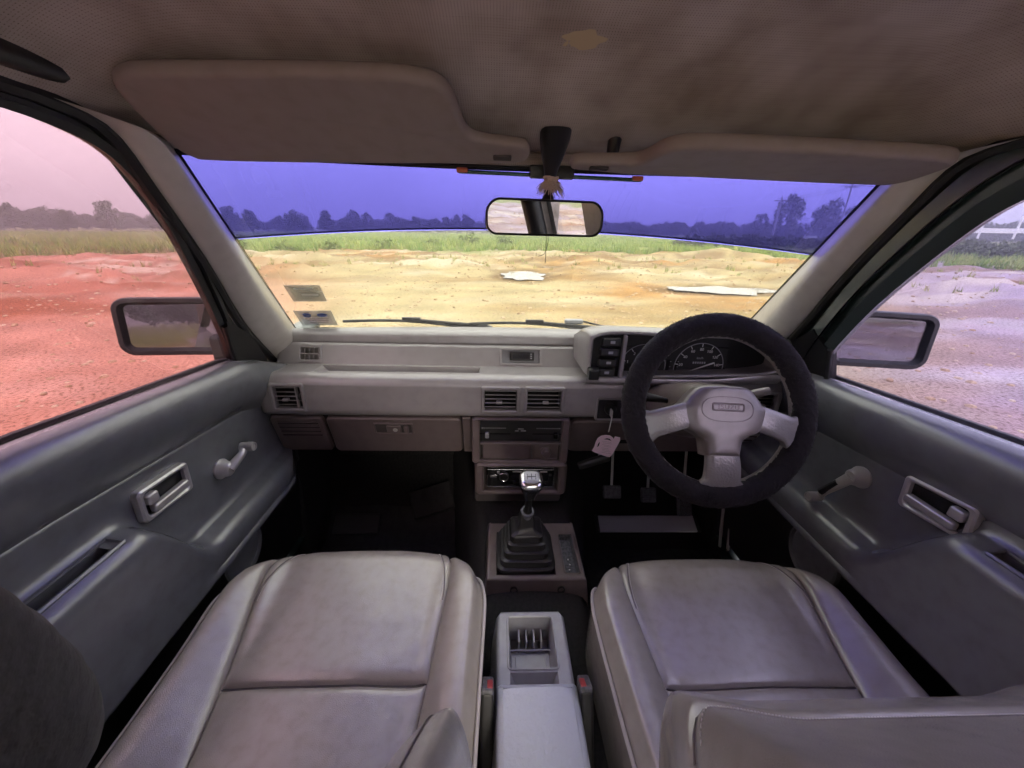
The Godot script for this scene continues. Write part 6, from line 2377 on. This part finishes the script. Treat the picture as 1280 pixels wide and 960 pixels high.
func pedals() -> void:
	for q in [["clutch_pedal", "clutch pedal, leftmost, behind the hanging tag", Vector3(0.325, 0.735, -1.055), 0.062, 0.044], ["brake_pedal", "brake pedal in the middle of the three pedals", Vector3(0.452, 0.722, -1.055), 0.052, 0.050], ["accelerator_pedal", "accelerator pedal low behind the wheel rim, rightmost", Vector3(0.585, 0.69, -1.06), 0.05, 0.095]]:
		var c: Vector3 = q[2]
		var t := thing(q[0], q[1], "pedal", c, "pedals")
		var turn := Basis(Vector3(1, 0, 0), -0.45)
		var g := G.new()
		g.rbox(c, Vector3(q[3], q[4], 0.016), 0.006, 2, turn)
		var pad := part("pedal_pad", g, M["worn_rubber"], t)
		for k in 6:
			g = G.new()
			g.rbox(c + turn * Vector3(0, (k - 2.5) * q[4] * 0.155, 0.0085), Vector3(q[3] * 0.86, 0.003, 0.004), 0.001, 1, turn)
			part("rib", g, M["worn_rubber"], pad)
		g = G.new()
		g.tube([c + Vector3(0, 0.015, -0.012), c + Vector3(0.0, 0.09, -0.035), c + Vector3(-0.004, 0.20, -0.055)], 0.0045, 8)
		part("pedal_arm", g, M["handle_metal"], t)

func mats() -> void:
	# driver's mat with a turned-up worn front lip
	var d := thing("driver_floor_mat", "black rubber floor mat with a worn grey front lip under the pedals", "floor mat", Vector3(0.5, 0.51, -0.85))
	var g := G.new()
	var rows := []
	for q in [[-1.02, 0.515], [-0.95, 0.512], [-0.80, 0.51], [-0.60, 0.51], [-0.40, 0.51]]:
		var row := PackedVector3Array()
		for k in 13:
			var x := lerpf(0.24, 0.69, k / 12.0)
			row.append(Vector3(x, q[1] + 0.004 * sin(k * 1.3 + q[0] * 9.0), q[0]))
		rows.append(row)
	g.skin(rows)
	part("mat_sheet", g, M["mat_rubber"], d)
	for k in 9:
		g = G.new()
		var x := 0.36 + k * 0.03
		g.tube(curve([Vector3(x, 0.517, -0.96), Vector3(x + 0.006, 0.518, -0.92), Vector3(x + 0.020, 0.518, -0.87), Vector3(x + 0.040, 0.517, -0.82)], 8), 0.0032, 5)
		part("tread_rib", g, M["mat_rubber"], d)
	g = G.new()
	g.rbox(Vector3(0.485, 0.566, -1.090), Vector3(0.360, 0.010, 0.060), 0.004, 2, Basis(Vector3(1, 0, 0), 0.50))
	var lip := part("mat_lip", g, M["lip_worn"], d, "worn grey lip across the front of the mat")
	for s in [-1.0, 1.0]:
		g = G.new()
		g.rbox(Vector3(0.485 + s * 0.184, 0.568, -1.089), Vector3(0.014, 0.014, 0.064), 0.005, 2, Basis(Vector3(1, 0, 0), 0.50))
		part("lip_edge", g, M["mat_rubber"], lip)
	var p := thing("passenger_floor_mat", "black rubber floor mat in the dark passenger footwell", "floor mat", Vector3(-0.4, 0.51, -0.85))
	g = G.new()
	rows = []
	for q in [[-1.16, 0.59], [-1.06, 0.52], [-0.95, 0.512], [-0.60, 0.51], [-0.40, 0.51]]:
		var row := PackedVector3Array()
		for k in 13:
			var x := lerpf(-0.66, -0.20, k / 12.0)
			row.append(Vector3(x, q[1] + 0.004 * sin(k * 1.3 + q[0] * 9.0), q[0]))
		rows.append(row)
	g.skin(rows)
	part("mat_sheet", g, M["mat_rubber"], p)
	g = G.new()
	g.rbox(Vector3(-0.30, 0.62, -1.155), Vector3(0.15, 0.010, 0.10), 0.004, 2, Basis(Vector3(1, 0, 0), 0.7) * Basis(Vector3(0, 1, 0), 0.3))
	part("mat_flap", g, M["mat_rubber"], p)
	g = G.new()
	g.rbox(Vector3(-0.56, 0.56, -1.10), Vector3(0.16, 0.010, 0.07), 0.004, 2, Basis(Vector3(1, 0, 0), 0.6))
	part("mat_lip", g, M["boot_rubber"], p)
